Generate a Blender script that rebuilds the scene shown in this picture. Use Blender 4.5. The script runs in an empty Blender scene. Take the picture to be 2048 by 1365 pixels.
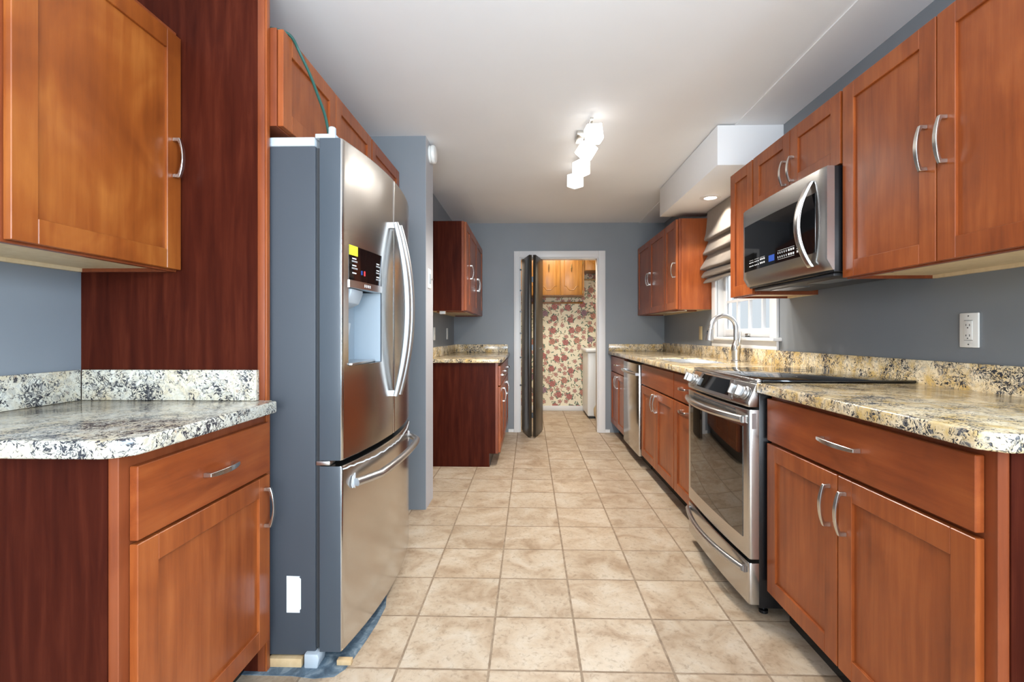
import bpy, bmesh, math, random
from mathutils import Vector, Matrix
random.seed(7)
S = bpy.context.scene
COL = S.collection

# ------------------------------------------------------------------ camera, world, lights, exposure
cam = bpy.data.cameras.new('camera')
cam.sensor_width = 36.0
cam.lens = 967.0 / 2048.0 * 36.0
cam.shift_x = -11.0 / 2048.0
cam.shift_y = -14.5 / 2048.0
cam.clip_start = 0.02
camo = bpy.data.objects.new('camera', cam)
COL.objects.link(camo)
camo.location = (0, 0, 1.15)
camo.rotation_euler = (math.radians(90), 0, math.atan(0.0256))
S.camera = camo

S.view_settings.view_transform = 'Standard'
S.view_settings.look = 'None'
S.view_settings.gamma = 1.0
S.view_settings.use_curve_mapping = False
S.view_settings.exposure = 0.27

world = bpy.data.worlds.new('sky')
S.world = world
world.use_nodes = True
bgn = world.node_tree.nodes['Background']
bgn.inputs[0].default_value = (0.84, 0.93, 1.0, 1)
bgn.inputs[1].default_value = 0.70


def area(name, loc, rot, sx, sy, power, color):
    l = bpy.data.lights.new(name, 'AREA')
    l.shape = 'RECTANGLE'
    l.size, l.size_y, l.energy, l.color = sx, sy, power, color
    o = bpy.data.objects.new(name, l)
    COL.objects.link(o)
    o.location, o.rotation_euler = loc, rot
    return o


R = math.radians
# daylight through the wide glass door of the dining end behind the camera
area('daylight_from_glass_door', (0.0, -3.40, 1.15), (R(90), 0, 0), 2.6, 2.0, 150, (0.80, 0.90, 1.0))
# daylight through the window over the sink
area('daylight_from_sink_window', (2.9, 3.5, 3.0), (0, R(48), 0), 1.8, 1.4, 130, (0.80, 0.90, 1.0))
# ceiling lights of the dining end behind the camera
area('dining_ceiling_light', (0.1, -0.9, 2.36), (0, 0, 0), 0.7, 0.7, 5, (1.0, 0.96, 0.91))
# added fill light aimed up and forward to brighten the ceiling
area('ceiling_fill', (0.0, -0.45, 1.62), (R(146), 0, 0), 0.5, 0.5, 36, (0.90, 0.95, 1.0))
# daylight through the side window of the dining end, behind the camera on the right
area('daylight_from_side_window', (1.66, -0.75, 1.5), (R(90), 0, R(90)), 1.15, 1.1, 135, (0.60, 0.80, 1.0))


def point(name, loc, power, color, r=0.04):
    l = bpy.data.lights.new(name, 'POINT')
    l.energy, l.color, l.shadow_soft_size = power, color, r
    o = bpy.data.objects.new(name, l)
    COL.objects.link(o)
    o.location = loc
    return o


# ------------------------------------------------------------------ helpers
class MB:
    """collects shapes (world coordinates) and links them as ONE mesh object"""

    def __init__(self):
        self.bm = bmesh.new()

    def box(self, x0, x1, y0, y1, z0, z1):
        v = [self.bm.verts.new((x, y, z)) for x in (x0, x1) for y in (y0, y1) for z in (z0, z1)]
        for f in ((0, 1, 3, 2), (4, 6, 7, 5), (0, 4, 5, 1), (2, 3, 7, 6), (0, 2, 6, 4), (1, 5, 7, 3)):
            self.bm.faces.new([v[i] for i in f])
        return self

    def prism(self, pts, axis, a0, a1):
        """pts: 2D outline in the two other axes (order x,y,z without axis)"""
        def mk(p, a):
            c = list(p)
            c.insert(axis, a)
            return self.bm.verts.new(c)
        A = [mk(p, a0) for p in pts]
        B = [mk(p, a1) for p in pts]
        n = len(pts)
        self.bm.faces.new(A)
        self.bm.faces.new(B[::-1])
        for i in range(n):
            self.bm.faces.new((A[i], B[i], B[(i + 1) % n], A[(i + 1) % n]))
        return self

    def loft(self, secs, caps=True, closed=True):
        rings = [[self.bm.verts.new(p) for p in s] for s in secs]
        n = len(rings[0])
        for a, b in zip(rings, rings[1:]):
            for i in range(n if closed else n - 1):
                j = (i + 1) % n
                self.bm.faces.new((a[i], a[j], b[j], b[i]))
        if caps and closed:
            self.bm.faces.new(rings[0][::-1])
            self.bm.faces.new(rings[-1])
        return self

    def tube(self, pts, r, n=10, caps=True, flat=1.0):
        pts = [Vector(p) for p in pts]
        rad = r if isinstance(r, (list, tuple)) else [r] * len(pts)
        secs = []
        prev = None
        for i, p in enumerate(pts):
            d = (pts[min(i + 1, len(pts) - 1)] - pts[max(i - 1, 0)]).normalized()
            if prev is None:
                up = Vector((0, 0, 1)) if abs(d.z) < 0.9 else Vector((0, 1, 0))
                u = d.cross(up).normalized()
            else:
                u = (prev - d * prev.dot(d)).normalized()
            prev = u
            w = d.cross(u)
            secs.append([p + u * math.cos(2 * math.pi * k / n) * rad[i] + w * math.sin(2 * math.pi * k / n) * rad[i] * flat for k in range(n)])
        return self.loft(secs, caps)

    def lathe(self, prof, c, axis=(0, 0, 1), n=24):
        ax = Vector(axis).normalized()
        u = ax.orthogonal().normalized()
        w = ax.cross(u)
        c = Vector(c)
        secs = [[c + ax * h + (u * math.cos(2 * math.pi * k / n) + w * math.sin(2 * math.pi * k / n)) * max(r, 1e-4) for k in range(n)] for r, h in prof]
        return self.loft(secs)

    def slab(self, xs, ys, z0, z1, skip=()):
        """slab on a grid of x and y lines with some cells left out"""
        key = {}

        def v(i, j, z):
            k = (i, j, z)
            if k not in key:
                key[k] = self.bm.verts.new((xs[i], ys[j], z))
            return key[k]
        cells = [(i, j) for i in range(len(xs) - 1) for j in range(len(ys) - 1) if (i, j) not in skip]
        cs = set(cells)
        for i, j in cells:
            self.bm.faces.new((v(i, j, z1), v(i + 1, j, z1), v(i + 1, j + 1, z1), v(i, j + 1, z1)))
            self.bm.faces.new((v(i, j, z0), v(i, j + 1, z0), v(i + 1, j + 1, z0), v(i + 1, j, z0)))
            for di, dj, a, b in ((-1, 0, (i, j), (i, j + 1)), (1, 0, (i + 1, j + 1), (i + 1, j)), (0, -1, (i + 1, j), (i, j)), (0, 1, (i, j + 1), (i + 1, j + 1))):
                if (i + di, j + dj) not in cs:
                    self.bm.faces.new((v(*a, z0), v(*a, z1), v(*b, z1), v(*b, z0)))
        return self

    def build(self, name, m, parent=None, bev=0.0, seg=2, smooth=True):
        bm = self.bm
        bmesh.ops.recalc_face_normals(bm, faces=bm.faces[:])
        if bev > 0:
            es = [e for e in bm.edges if len(e.link_faces) == 2 and e.calc_face_angle(0) > 0.5]
            bmesh.ops.bevel(bm, geom=es, offset=bev, segments=seg, profile=0.5, affect='EDGES', clamp_overlap=True)
        if parent is not None:
            p = parent
            off = Vector((0, 0, 0))
            while p is not None:
                off += p.location
                p = p.parent
            bmesh.ops.translate(bm, verts=bm.verts[:], vec=-off)
        me = bpy.data.meshes.new(name)
        bm.to_mesh(me)
        bm.free()
        if smooth:
            me.shade_smooth()
            me.set_sharp_from_angle(angle=R(32))
        me.materials.append(m)
        o = bpy.data.objects.new(name, me)
        COL.objects.link(o)
        if parent is not None:
            o.parent = parent
        return o


def tag(o, label, cat, group=None):
    o['label'] = label
    o['category'] = cat
    if group:
        o['group'] = group
    return o


def thing(name, loc, label, cat, group=None):
    o = bpy.data.objects.new(name, None)
    o.empty_display_size = 0.05
    COL.objects.link(o)
    o.location = loc
    return tag(o, label, cat, group)


def struct(o):
    o['kind'] = 'structure'
    return o


# ------------------------------------------------------------------ materials
class Mat:
    def __init__(self, name):
        self.m = bpy.data.materials.new(name)
        self.m.use_nodes = True
        self.t = self.m.node_tree
        self.b = self.t.nodes['Principled BSDF']

    def n(self, kind, **kw):
        nd = self.t.nodes.new(kind)
        for k, v in kw.items():
            setattr(nd, k, v)
        return nd

    def l(self, a, b):
        self.t.links.new(a, b)

    def set(self, **kw):
        for k, v in kw.items():
            self.b.inputs[k.replace('_', ' ')].default_value = v
        return self

    def coords(self, scale=(1, 1, 1), rnd=True, kind='Object'):
        tc = self.n('ShaderNodeTexCoord')
        mp = self.n('ShaderNodeMapping')
        mp.inputs['Scale'].default_value = scale
        if rnd:
            oi = self.n('ShaderNodeObjectInfo')
            ad = self.n('ShaderNodeVectorMath', operation='MULTIPLY_ADD')
            co = self.n('ShaderNodeCombineXYZ')
            for i in range(3):
                self.l(oi.outputs['Random'], co.inputs[i])
            self.l(co.outputs[0], ad.inputs[0])
            ad.inputs[1].default_value = (17.3, 9.1, 5.7)
            self.l(tc.outputs[kind], ad.inputs[2])
            self.l(ad.outputs[0], mp.inputs['Vector'])
        else:
            self.l(tc.outputs[kind], mp.inputs['Vector'])
        return mp.outputs[0]

    def noise(self, vec, scale, detail=4, rough=0.55, dist=0.0):
        nd = self.n('ShaderNodeTexNoise')
        nd.inputs['Scale'].default_value = scale
        nd.inputs['Detail'].default_value = detail
        nd.inputs['Roughness'].default_value = rough
        nd.inputs['Distortion'].default_value = dist
        self.l(vec, nd.inputs['Vector'])
        return nd.outputs['Fac']

    def ramp(self, fac, stops, interp='LINEAR'):
        r = self.n('ShaderNodeValToRGB')
        r.color_ramp.interpolation = interp
        e = r.color_ramp.elements
        while len(e) < len(stops):
            e.new(0.5)
        for k, (p, c) in enumerate(stops):
            e[k].position = p
            e[k].color = (*c, 1) if len(c) == 3 else c
        self.l(fac, r.inputs['Fac'])
        return r.outputs['Color']

    def mix(self, fac, a, b, mode='MIX'):
        x = self.n('ShaderNodeMix', data_type='RGBA', blend_type=mode)
        for val, s in ((fac, x.inputs[0]), (a, x.inputs[6]), (b, x.inputs[7])):
            if isinstance(val, (int, float)):
                s.default_value = val
            elif isinstance(val, tuple):
                s.default_value = (*val, 1) if len(val) == 3 else val
            else:
                self.l(val, s)
        return x.outputs[2]

    def math(self, op, a, b=0.0):
        x = self.n('ShaderNodeMath', operation=op)
        for val, s in ((a, x.inputs[0]), (b, x.inputs[1])):
            if isinstance(val, (int, float)):
                s.default_value = val
            else:
                self.l(val, s)
        return x.outputs[0]

    def color(self, c):
        self.l(c, self.b.inputs['Base Color'])
        return self

    def bump(self, h, strength=0.2, dist=0.002):
        b = self.n('ShaderNodeBump')
        b.inputs['Strength'].default_value = strength
        b.inputs['Distance'].default_value = dist
        self.l(h, b.inputs['Height'])
        self.l(b.outputs[0], self.b.inputs['Normal'])
        return self


def plain(name, col, rough=0.5, metal=0.0, **kw):
    m = Mat(name)
    m.set(Base_Color=(*col, 1), Roughness=rough, Metallic=metal, **kw)
    return m.m


def wood(name, dark, mid, light, rough=0.34, axis=2, coat=0.10, blotch=0.5, spec=0.35):
    m = Mat(name)
    sc = [22.0, 22.0, 22.0]
    sc[axis] = 1.6
    v = m.coords(tuple(sc))
    v2 = m.coords((3.2, 3.2, 2.2) if axis == 2 else (3.2, 2.2, 3.2))
    g = m.noise(v, 1.6, 6, 0.62, 0.4)
    b = m.noise(v2, 1.3, 3, 0.5, 0.8)
    mixv = m.math('ADD', m.math('MULTIPLY', g, 1.0 - blotch), m.math('MULTIPLY', b, blotch))
    c = m.ramp(mixv, [(0.30, dark), (0.50, mid), (0.68, light)])
    m.color(c)
    m.set(Roughness=rough, Coat_Weight=coat, Coat_Roughness=0.2, Specular_IOR_Level=spec)
    m.bump(g, 0.04, 0.001)
    return m.m


CHERRY = wood('cherry_wood', (0.16, 0.032, 0.007), (0.27, 0.062, 0.013), (0.37, 0.100, 0.024))
CHERRY_H = wood('cherry_wood_across', (0.15, 0.028, 0.007), (0.245, 0.053, 0.012), (0.33, 0.085, 0.020), axis=1)
AMBER = wood('amber_cherry_wood', (0.15, 0.032, 0.006), (0.25, 0.061, 0.010), (0.36, 0.112, 0.021), blotch=0.7)
FRAME = wood('cherry_frame', (0.15, 0.032, 0.010), (0.21, 0.048, 0.015), (0.27, 0.068, 0.022))
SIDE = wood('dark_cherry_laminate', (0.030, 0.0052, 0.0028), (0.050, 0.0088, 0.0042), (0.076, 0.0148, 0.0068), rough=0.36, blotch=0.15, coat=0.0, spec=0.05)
OAK = wood('honey_oak', (0.19, 0.070, 0.010), (0.28, 0.115, 0.018), (0.36, 0.16, 0.03), rough=0.35, blotch=0.3)
MAPLE = wood('pale_maple', (0.62, 0.47, 0.27), (0.70, 0.55, 0.34), (0.76, 0.62, 0.41), rough=0.5, coat=0.0, blotch=0.3)
ESPRESSO = wood('espresso_wood', (0.012, 0.009, 0.006), (0.022, 0.016, 0.010), (0.04, 0.028, 0.017), rough=0.3, blotch=0.15)
PINE = wood('raw_pine', (0.45, 0.30, 0.15), (0.55, 0.38, 0.2), (0.62, 0.45, 0.26), rough=0.7, coat=0, axis=1)


def paint(name, col, rough=0.55, var=0.06):
    m = Mat(name)
    v = m.coords((1, 1, 1), rnd=False)
    a = m.noise(v, 1.7, 3, 0.5)
    k = 1 - var
    m.color(m.ramp(a, [(0.3, tuple(c * k for c in col)), (0.7, tuple(min(1, c * (1 + var)) for c in col))]))
    m.set(Roughness=rough)
    m.bump(m.noise(v, 260, 2), 0.05, 0.001)
    return m.m


WALL = paint('slate_blue_paint', (0.205, 0.222, 0.240), 0.42)
CEIL = paint('ceiling_paint', (0.865, 0.865, 0.87), 0.6, 0.02)
WHITE = paint('white_trim_paint', (0.74, 0.73, 0.72), 0.4, 0.03)
PLASTER = paint('dining_wall_paint', (0.55, 0.56, 0.57), 0.6, 0.03)


def make_tiles():
    m = Mat('beige_floor_tile')
    tc = m.n('ShaderNodeTexCoord')
    sep = m.n('ShaderNodeSeparateXYZ')
    m.l(tc.outputs['Object'], sep.inputs[0])
    PX, PY, G = 0.3148, 0.3090, 0.0042
    u = m.math('DIVIDE', m.math('SUBTRACT', sep.outputs[0], 0.1745 - 20 * PX), PX)
    w = m.math('DIVIDE', m.math('SUBTRACT', sep.outputs[1], 1.650 - 30 * PY), PY)
    fu, fw = m.math('FRACT', u), m.math('FRACT', w)

    def edge(f, p):
        return m.math('MULTIPLY', m.math('MINIMUM', f, m.math('SUBTRACT', 1.0, f)), p)
    wob = m.math('MULTIPLY', m.math('SUBTRACT', m.noise(tc.outputs['Object'], 40, 3), 0.5), 0.0035)
    d = m.math('ADD', m.math('MINIMUM', edge(fu, PX), edge(fw, PY)), wob)
    mr = m.n('ShaderNodeMapRange')
    mr.inputs['From Min'].default_value = G * 0.75
    mr.inputs['From Max'].default_value = G * 1.25
    m.l(d, mr.inputs['Value'])
    tile = mr.outputs[0]
    idc = m.n('ShaderNodeCombineXYZ')
    m.l(m.math('FLOOR', u), idc.inputs[0])
    m.l(m.math('FLOOR', w), idc.inputs[1])
    wn = m.n('ShaderNodeTexWhiteNoise')
    m.l(idc.outputs[0], wn.inputs['Vector'])
    off = m.n('ShaderNodeVectorMath', operation='MULTIPLY_ADD')
    m.l(wn.outputs['Color'], off.inputs[0])
    off.inputs[1].default_value = (7, 7, 7)
    m.l(tc.outputs['Object'], off.inputs[2])
    n1 = m.noise(off.outputs[0], 6.5, 6, 0.62, 0.6)
    n2 = m.noise(off.outputs[0], 48, 5, 0.7, 0.5)
    base = m.ramp(n1, [(0.30, (0.320, 0.218, 0.136)), (0.44, (0.420, 0.314, 0.214)), (0.56, (0.490, 0.390, 0.284)), (0.72, (0.55, 0.467, 0.368))])
    fine = m.ramp(n2, [(0.32, (0.66, 0.62, 0.57)), (0.47, (1, 1, 1)), (0.70, (1.05, 1.04, 1.02))])
    base = m.mix(0.85, base, fine, 'MULTIPLY')
    val = m.math('ADD', m.math('MULTIPLY', wn.outputs['Value'], 0.10), 0.95)
    hs = m.n('ShaderNodeHueSaturation')
    m.l(val, hs.inputs['Value'])
    m.l(base, hs.inputs['Color'])
    gr = m.ramp(m.noise(tc.outputs['Object'], 30, 3), [(0.3, (0.20, 0.135, 0.085)), (0.7, (0.33, 0.245, 0.165))])
    m.color(m.mix(tile, gr, hs.outputs['Color']))
    ro = m.n('ShaderNodeMapRange')
    ro.inputs['To Min'].default_value = 0.8
    ro.inputs['To Max'].default_value = 0.42
    m.l(tile, ro.inputs['Value'])
    m.l(ro.outputs[0], m.b.inputs['Roughness'])
    m.set(Specular_IOR_Level=0.4)
    h = m.math('ADD', m.math('MULTIPLY', tile, 1.0), m.math('MULTIPLY', n2, 0.25))
    m.bump(h, 0.5, 0.002)
    return m.m


TILE = make_tiles()


def make_granite(name, tint, gold):
    m = Mat(name)
    v = m.coords((1, 1, 1), rnd=False)
    # grains: cells with colours, dark flecks gathered in drifting bands
    warp = m.n('ShaderNodeTexNoise')
    warp.inputs['Scale'].default_value = 22
    warp.inputs['Detail'].default_value = 3
    m.l(v, warp.inputs['Vector'])
    wv = m.n('ShaderNodeVectorMath', operation='MULTIPLY_ADD')
    m.l(warp.outputs['Color'], wv.inputs[0])
    wv.inputs[1].default_value = (0.05, 0.05, 0.05)
    m.l(v, wv.inputs[2])
    big = m.noise(wv.outputs[0], 14, 4, 0.6)
    mid = m.noise(wv.outputs[0], 55, 4, 0.6, 0.6)
    fine = m.noise(wv.outputs[0], 85, 5, 0.62, 1.6)
    base = m.ramp(mid, [(0.25, tuple(a * b for a, b in zip((0.52, 0.45, 0.36), tint))), (0.45, tuple(a * b for a, b in zip((0.70, 0.63, 0.52), tint))), (0.62, tuple(a * b for a, b in zip((0.80, 0.76, 0.68), tint)))])
    gfac = m.math('MULTIPLY', m.ramp(big, [(0.43, (0, 0, 0)), (0.64, (1, 1, 1))]), gold)
    base = m.mix(gfac, base, (0.60, 0.40, 0.13))
    rust = m.ramp(m.noise(wv.outputs[0], 38, 3, 0.5), [(0.66, (0, 0, 0)), (0.72, (1, 1, 1))])
    base = m.mix(m.math('MULTIPLY', rust, 0.55), base, (0.30, 0.14, 0.07))
    dens = m.noise(v, 9, 3, 0.6, 0.5)
    th = m.math('ADD', fine, m.math('MULTIPLY', m.math('SUBTRACT', dens, 0.5), 0.56))
    blk = m.ramp(th, [(0.532, (0, 0, 0)), (0.585, (1, 1, 1))])
    base = m.mix(blk, base, (0.035, 0.035, 0.042))
    gy = m.ramp(m.noise(wv.outputs[0], 60, 3, 0.6), [(0.52, (0, 0, 0)), (0.62, (1, 1, 1))])
    base = m.mix(m.math('MULTIPLY', gy, 0.45), base, (0.27, 0.26, 0.25))
    m.color(base)
    m.set(Roughness=0.14, Specular_IOR_Level=0.5)
    return m.m


GRANITE = make_granite('speckled_granite', (1.08, 0.98, 0.78), 0.9)
GRANITE_L = make_granite('pale_speckled_granite', (0.84, 0.86, 0.84), 0.32)  # cooler tint puts the bluish daylight on the left stone into its colour


def make_steel(name, col, rough, axis=2, aniso=0.0):
    m = Mat(name)
    sc = [160.0, 160.0, 160.0]
    sc[axis] = 2.0
    v = m.coords(tuple(sc), rnd=False)
    g = m.noise(v, 3.0, 3)
    m.color(m.ramp(g, [(0.3, tuple(c * 0.93 for c in col)), (0.7, col)]))
    m.set(Metallic=1.0, Roughness=rough, Anisotropic=aniso)
    m.bump(g, 0.025, 0.001)
    return m.m


STEEL = make_steel('brushed_stainless', (0.60, 0.585, 0.565), 0.23, axis=1)
STEEL_V = make_steel('brushed_stainless_vertical', (0.62, 0.60, 0.575), 0.20, axis=1)
HANDLE = plain('satin_steel', (0.50, 0.50, 0.495), 0.40, 1.0)
NICKEL = plain('satin_nickel', (0.62, 0.60, 0.56), 0.26, 1.0)
CHROME = plain('polished_steel', (0.54, 0.54, 0.54), 0.30, 1.0)
FRIDGE_GREY = paint('grey_enamel', (0.050, 0.056, 0.066), 0.42, 0.03)
FRIDGE_GREY.node_tree.nodes['Principled BSDF'].inputs['Specular IOR Level'].default_value = 0.28
DOOREDGE = plain('door_edge_reflection', (0.052, 0.062, 0.074), 0.25, Specular_IOR_Level=0.35)
LIGHTGREY = plain('light_grey_plastic', (0.42, 0.46, 0.49), 0.4)
BLACK = plain('black_enamel', (0.006, 0.006, 0.007), 0.25)
BLACKGLASS = plain('black_glass', (0.004, 0.004, 0.0045), 0.04, 0.0, Specular_IOR_Level=0.55)
OVENGLASS = plain('dark_oven_glass', (0.010, 0.008, 0.006), 0.03, 0.0, Specular_IOR_Level=0.75, IOR=1.75)
RUBBER = plain('dark_gasket', (0.02, 0.022, 0.025), 0.6)
PLASTIC = plain('white_plastic', (0.78, 0.77, 0.73), 0.35)
ALMOND = plain('almond_plastic', (0.62, 0.50, 0.28), 0.4)
SLOT = plain('dark_slot', (0.03, 0.03, 0.03), 0.6)
YELLOW = plain('yellow_sticker', (0.80, 0.78, 0.02), 0.5)
STICKER = plain('white_paper', (0.72, 0.75, 0.80), 0.6)
GREENC = plain('dark_green_cable', (0.012, 0.07, 0.055), 0.4)
BLUETAPE = plain('blue_tape', (0.05, 0.25, 0.60), 0.5)
APPLIANCE = plain('white_enamel', (0.80, 0.81, 0.81), 0.3)
BRASS = plain('antique_brass', (0.25, 0.17, 0.07), 0.35, 1.0)
HEATER = plain('tan_enamel', (0.58, 0.42, 0.19), 0.45)
BUTTON = plain('pale_button_print', (0.72, 0.72, 0.72), 0.5)
FILM = plain('clear_film_edge', (0.80, 0.82, 0.84), 0.3, 0.0, Alpha=0.75)
ALCOVE = plain('grey_plastic_recess', (0.30, 0.35, 0.39), 0.4)
TAPE = plain('ceiling_joint', (0.62, 0.615, 0.615), 0.6)


def emis(name, col, strength, base=(0.8, 0.8, 0.8)):
    m = Mat(name)
    m.set(Base_Color=(*base, 1), Roughness=0.4, Emission_Color=(*col, 1), Emission_Strength=strength)
    return m.m


LAMPGLASS = emis('lit_glass', (1.0, 0.96, 0.90), 2.2)
LAMPDISC = emis('lit_lens', (1.0, 0.96, 0.90), 7.0)
BLUELED = emis('blue_display', (0.005, 0.10, 0.55), 0.7, (0, 0, 0.02))
REDLED = emis('red_indicator', (1.0, 0.04, 0.06), 1.2, (0.02, 0, 0))
LEDDOT = emis('led_dot', (1.0, 0.97, 0.9), 1.0)


def make_glass():
    m = Mat('window_glass')
    m.set(Base_Color=(1, 1, 1, 1), Roughness=0.0, Transmission_Weight=1.0, IOR=1.01, Specular_IOR_Level=0.5)
    return m.m


GLASS = make_glass()


def make_fabric():
    m = Mat('taupe_linen')
    v = m.coords((1, 1, 1), rnd=False)
    a = m.noise(v, 7, 4, 0.6)
    b = m.noise(m.coords((40, 600, 600), rnd=False), 1.0, 2)
    m.color(m.ramp(a, [(0.3, (0.17, 0.130, 0.095)), (0.7, (0.225, 0.180, 0.135))]))
    m.set(Roughness=0.75, Sheen_Weight=0.2)
    m.bump(b, 0.15, 0.001)
    return m.m


FABRIC = make_fabric()


def make_subfloor():
    m = Mat('bare_blue_grey_subfloor')
    v = m.coords((1, 1, 1), rnd=False)
    a = m.noise(v, 22, 5, 0.65, 0.8)
    m.color(m.ramp(a, [(0.3, (0.045, 0.070, 0.095)), (0.5, (0.10, 0.145, 0.185)), (0.64, (0.22, 0.27, 0.30)), (0.75, (0.45, 0.42, 0.36))]))
    m.set(Roughness=0.8)
    m.bump(a, 0.5, 0.003)
    return m.m


SUBFLOOR = make_subfloor()


def make_wallpaper():
    m = Mat('floral_wallpaper')
    tc = m.n('ShaderNodeTexCoord')
    sep = m.n('ShaderNodeSeparateXYZ')
    m.l(tc.outputs['Object'], sep.inputs[0])
    pos = m.n('ShaderNodeCombineXYZ')
    m.l(m.math('ADD', sep.outputs[0], sep.outputs[1]), pos.inputs[0])
    m.l(sep.outputs[2], pos.inputs[1])

    def flowers(cell, R0, petals, seedoff, depth=0.28, rnd=0.75):
        v = m.n('ShaderNodeVectorMath', operation='MULTIPLY_ADD')
        m.l(pos.outputs[0], v.inputs[0])
        v.inputs[1].default_value = (1 / cell, 1 / cell, 0)
        v.inputs[2].default_value = seedoff
        vo = m.n('ShaderNodeTexVoronoi', voronoi_dimensions='2D')
        vo.inputs['Scale'].default_value = 1.0
        vo.inputs['Randomness'].default_value = rnd
        m.l(v.outputs[0], vo.inputs['Vector'])
        df = m.n('ShaderNodeVectorMath', operation='SUBTRACT')
        m.l(v.outputs[0], df.inputs[0])
        m.l(vo.outputs['Position'], df.inputs[1])
        s2 = m.n('ShaderNodeSeparateXYZ')
        m.l(df.outputs[0], s2.inputs[0])
        ang = m.math('ARCTAN2', s2.outputs[1], s2.outputs[0])
        sc = m.n('ShaderNodeSeparateColor')
        m.l(vo.outputs['Color'], sc.inputs[0])
        ph = m.math('MULTIPLY', sc.outputs[0], 6.28)
        lobes = m.math('ADD', m.math('MULTIPLY', m.math('COSINE', m.math('ADD', m.math('MULTIPLY', ang, petals), ph)), depth), 1 - depth)
        rr = m.math('DIVIDE', vo.outputs['Distance'], m.math('MULTIPLY', lobes, R0))
        return rr, sc, ang

    col = (0.84, 0.76, 0.58)
    # sprigs and leaves behind, then small blossoms, then large ones
    rr, sc, ang = flowers(0.050, 0.56, 2.0, (3.3, 1.7, 0), 0.42, 1.0)
    leafm = m.ramp(rr, [(0.72, (1, 1, 1)), (0.80, (0, 0, 0))])
    leafc = m.ramp(sc.outputs[1], [(0.0, (0.10, 0.17, 0.115)), (0.30, (0.24, 0.27, 0.16)), (0.55, (0.48, 0.42, 0.28)), (0.8, (0.50, 0.30, 0.20))], 'CONSTANT')
    leafm = m.math('MULTIPLY', leafm, m.math('GREATER_THAN', sc.outputs[2], 0.30))
    c = m.mix(leafm, col, leafc)
    rr, sc, ang = flowers(0.098, 0.42, 5.0, (0.4, 7.1, 0), 0.12, 0.85)
    fm = m.ramp(rr, [(0.78, (1, 1, 1)), (0.84, (0, 0, 0))])
    fm = m.math('MULTIPLY', fm, m.math('GREATER_THAN', sc.outputs[2], 0.35))
    fc = m.ramp(rr, [(0.12, (0.16, 0.09, 0.08)), (0.26, (0.55, 0.26, 0.20)), (0.55, (0.62, 0.36, 0.28)), (0.74, (0.22, 0.10, 0.09)), (0.82, (0.2, 0.1, 0.1))])
    c = m.mix(fm, c, fc)
    # leaf wreath of the big blossoms
    rr, sc, ang = flowers(0.190, 0.40, 6.0, (5.2, 2.9, 0), 0.13, 0.6)
    wm = m.ramp(rr, [(0.92, (1, 1, 1)), (0.97, (0, 0, 0))])
    wc = m.ramp(m.noise(pos.outputs[0], 70, 2), [(0.40, (0.05, 0.10, 0.07)), (0.55, (0.16, 0.24, 0.16)), (0.62, (0.70, 0.62, 0.46))])
    side = m.math('GREATER_THAN', m.math('COSINE', m.math('ADD', m.math('MULTIPLY', ang, 3.0), 0.6)), -0.1)
    c = m.mix(m.math('MULTIPLY', wm, side), c, wc)
    rr2 = m.math('MULTIPLY', rr, 1.38)
    bm_ = m.ramp(rr2, [(0.90, (1, 1, 1)), (0.96, (0, 0, 0))])
    hue = m.ramp(sc.outputs[1], [(0.0, (0.46, 0.17, 0.145)), (0.45, (0.50, 0.235, 0.17)), (0.75, (0.33, 0.20, 0.24))], 'CONSTANT')
    shade = m.ramp(m.noise(pos.outputs[0], 95, 3), [(0.38, (0.30, 0.22, 0.24)), (0.52, (1, 1, 1)), (0.65, (1.5, 1.5, 1.45))])
    c = m.mix(bm_, c, m.mix(0.9, hue, shade, 'MULTIPLY'))
    m.color(c)
    m.set(Roughness=0.6)
    return m.m


PAPER = make_wallpaper()

# ------------------------------------------------------------------ room shell
CZ = 2.443                      # ceiling height
XL, XR, YF, YB = -1.54, 1.56, 5.65, -3.5
XLF = -0.89                     # left wall of the far half of the kitchen

fl = struct(MB().box(-2.0, 2.0, YB - 0.2, 7.6, -0.08, 0.0).build('floor', TILE))
ceil = MB().box(-1.7, 1.75, YB - 0.2, 5.66, CZ, CZ + 0.08)
# the lower strips of board that run along both long walls
ceil.box(-0.582, -0.568, 4.35, 5.65, CZ - 0.0012, CZ + 0.001)
struct(ceil.build('ceiling', CEIL))
struct(MB().box(1.265, XR, YB, 5.65, CZ - 0.006, CZ - 0.0005).build('trim_1', CEIL))

wl = MB().box(XL - 0.1, XL, YB, 3.26, 0, CZ)
struct(wl.build('wall_left', WALL))
pier = MB().box(XL - 0.1, -0.680, 3.14, 3.37, 0.0, CZ)
struct(pier.build('wall_pier', WALL))
struct(MB().box(-0.680, -0.6785, 3.1405, 3.3695, 0.0, CZ).build('trim_5', paint('light_grey_end', (0.40, 0.40, 0.42), 0.45, 0.03)))  # thin cap over the pier's end, lighter grey than its blue paint
struct(MB().box(XLF - 0.1, XLF, 3.37, YF, 0, CZ).build('wall_left_far', WALL))
# far wall with the doorway
DX0, DX1, DZ = -0.120, 0.798, 2.042
fw = MB().box(XLF - 0.1, DX0, YF, YF + 0.11, 0, CZ).box(DX1, XR + 0.1, YF, YF + 0.11, 0, CZ).box(DX0, DX1, YF, YF + 0.11, DZ, CZ)
struct(fw.build('wall_far', WALL))
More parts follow.
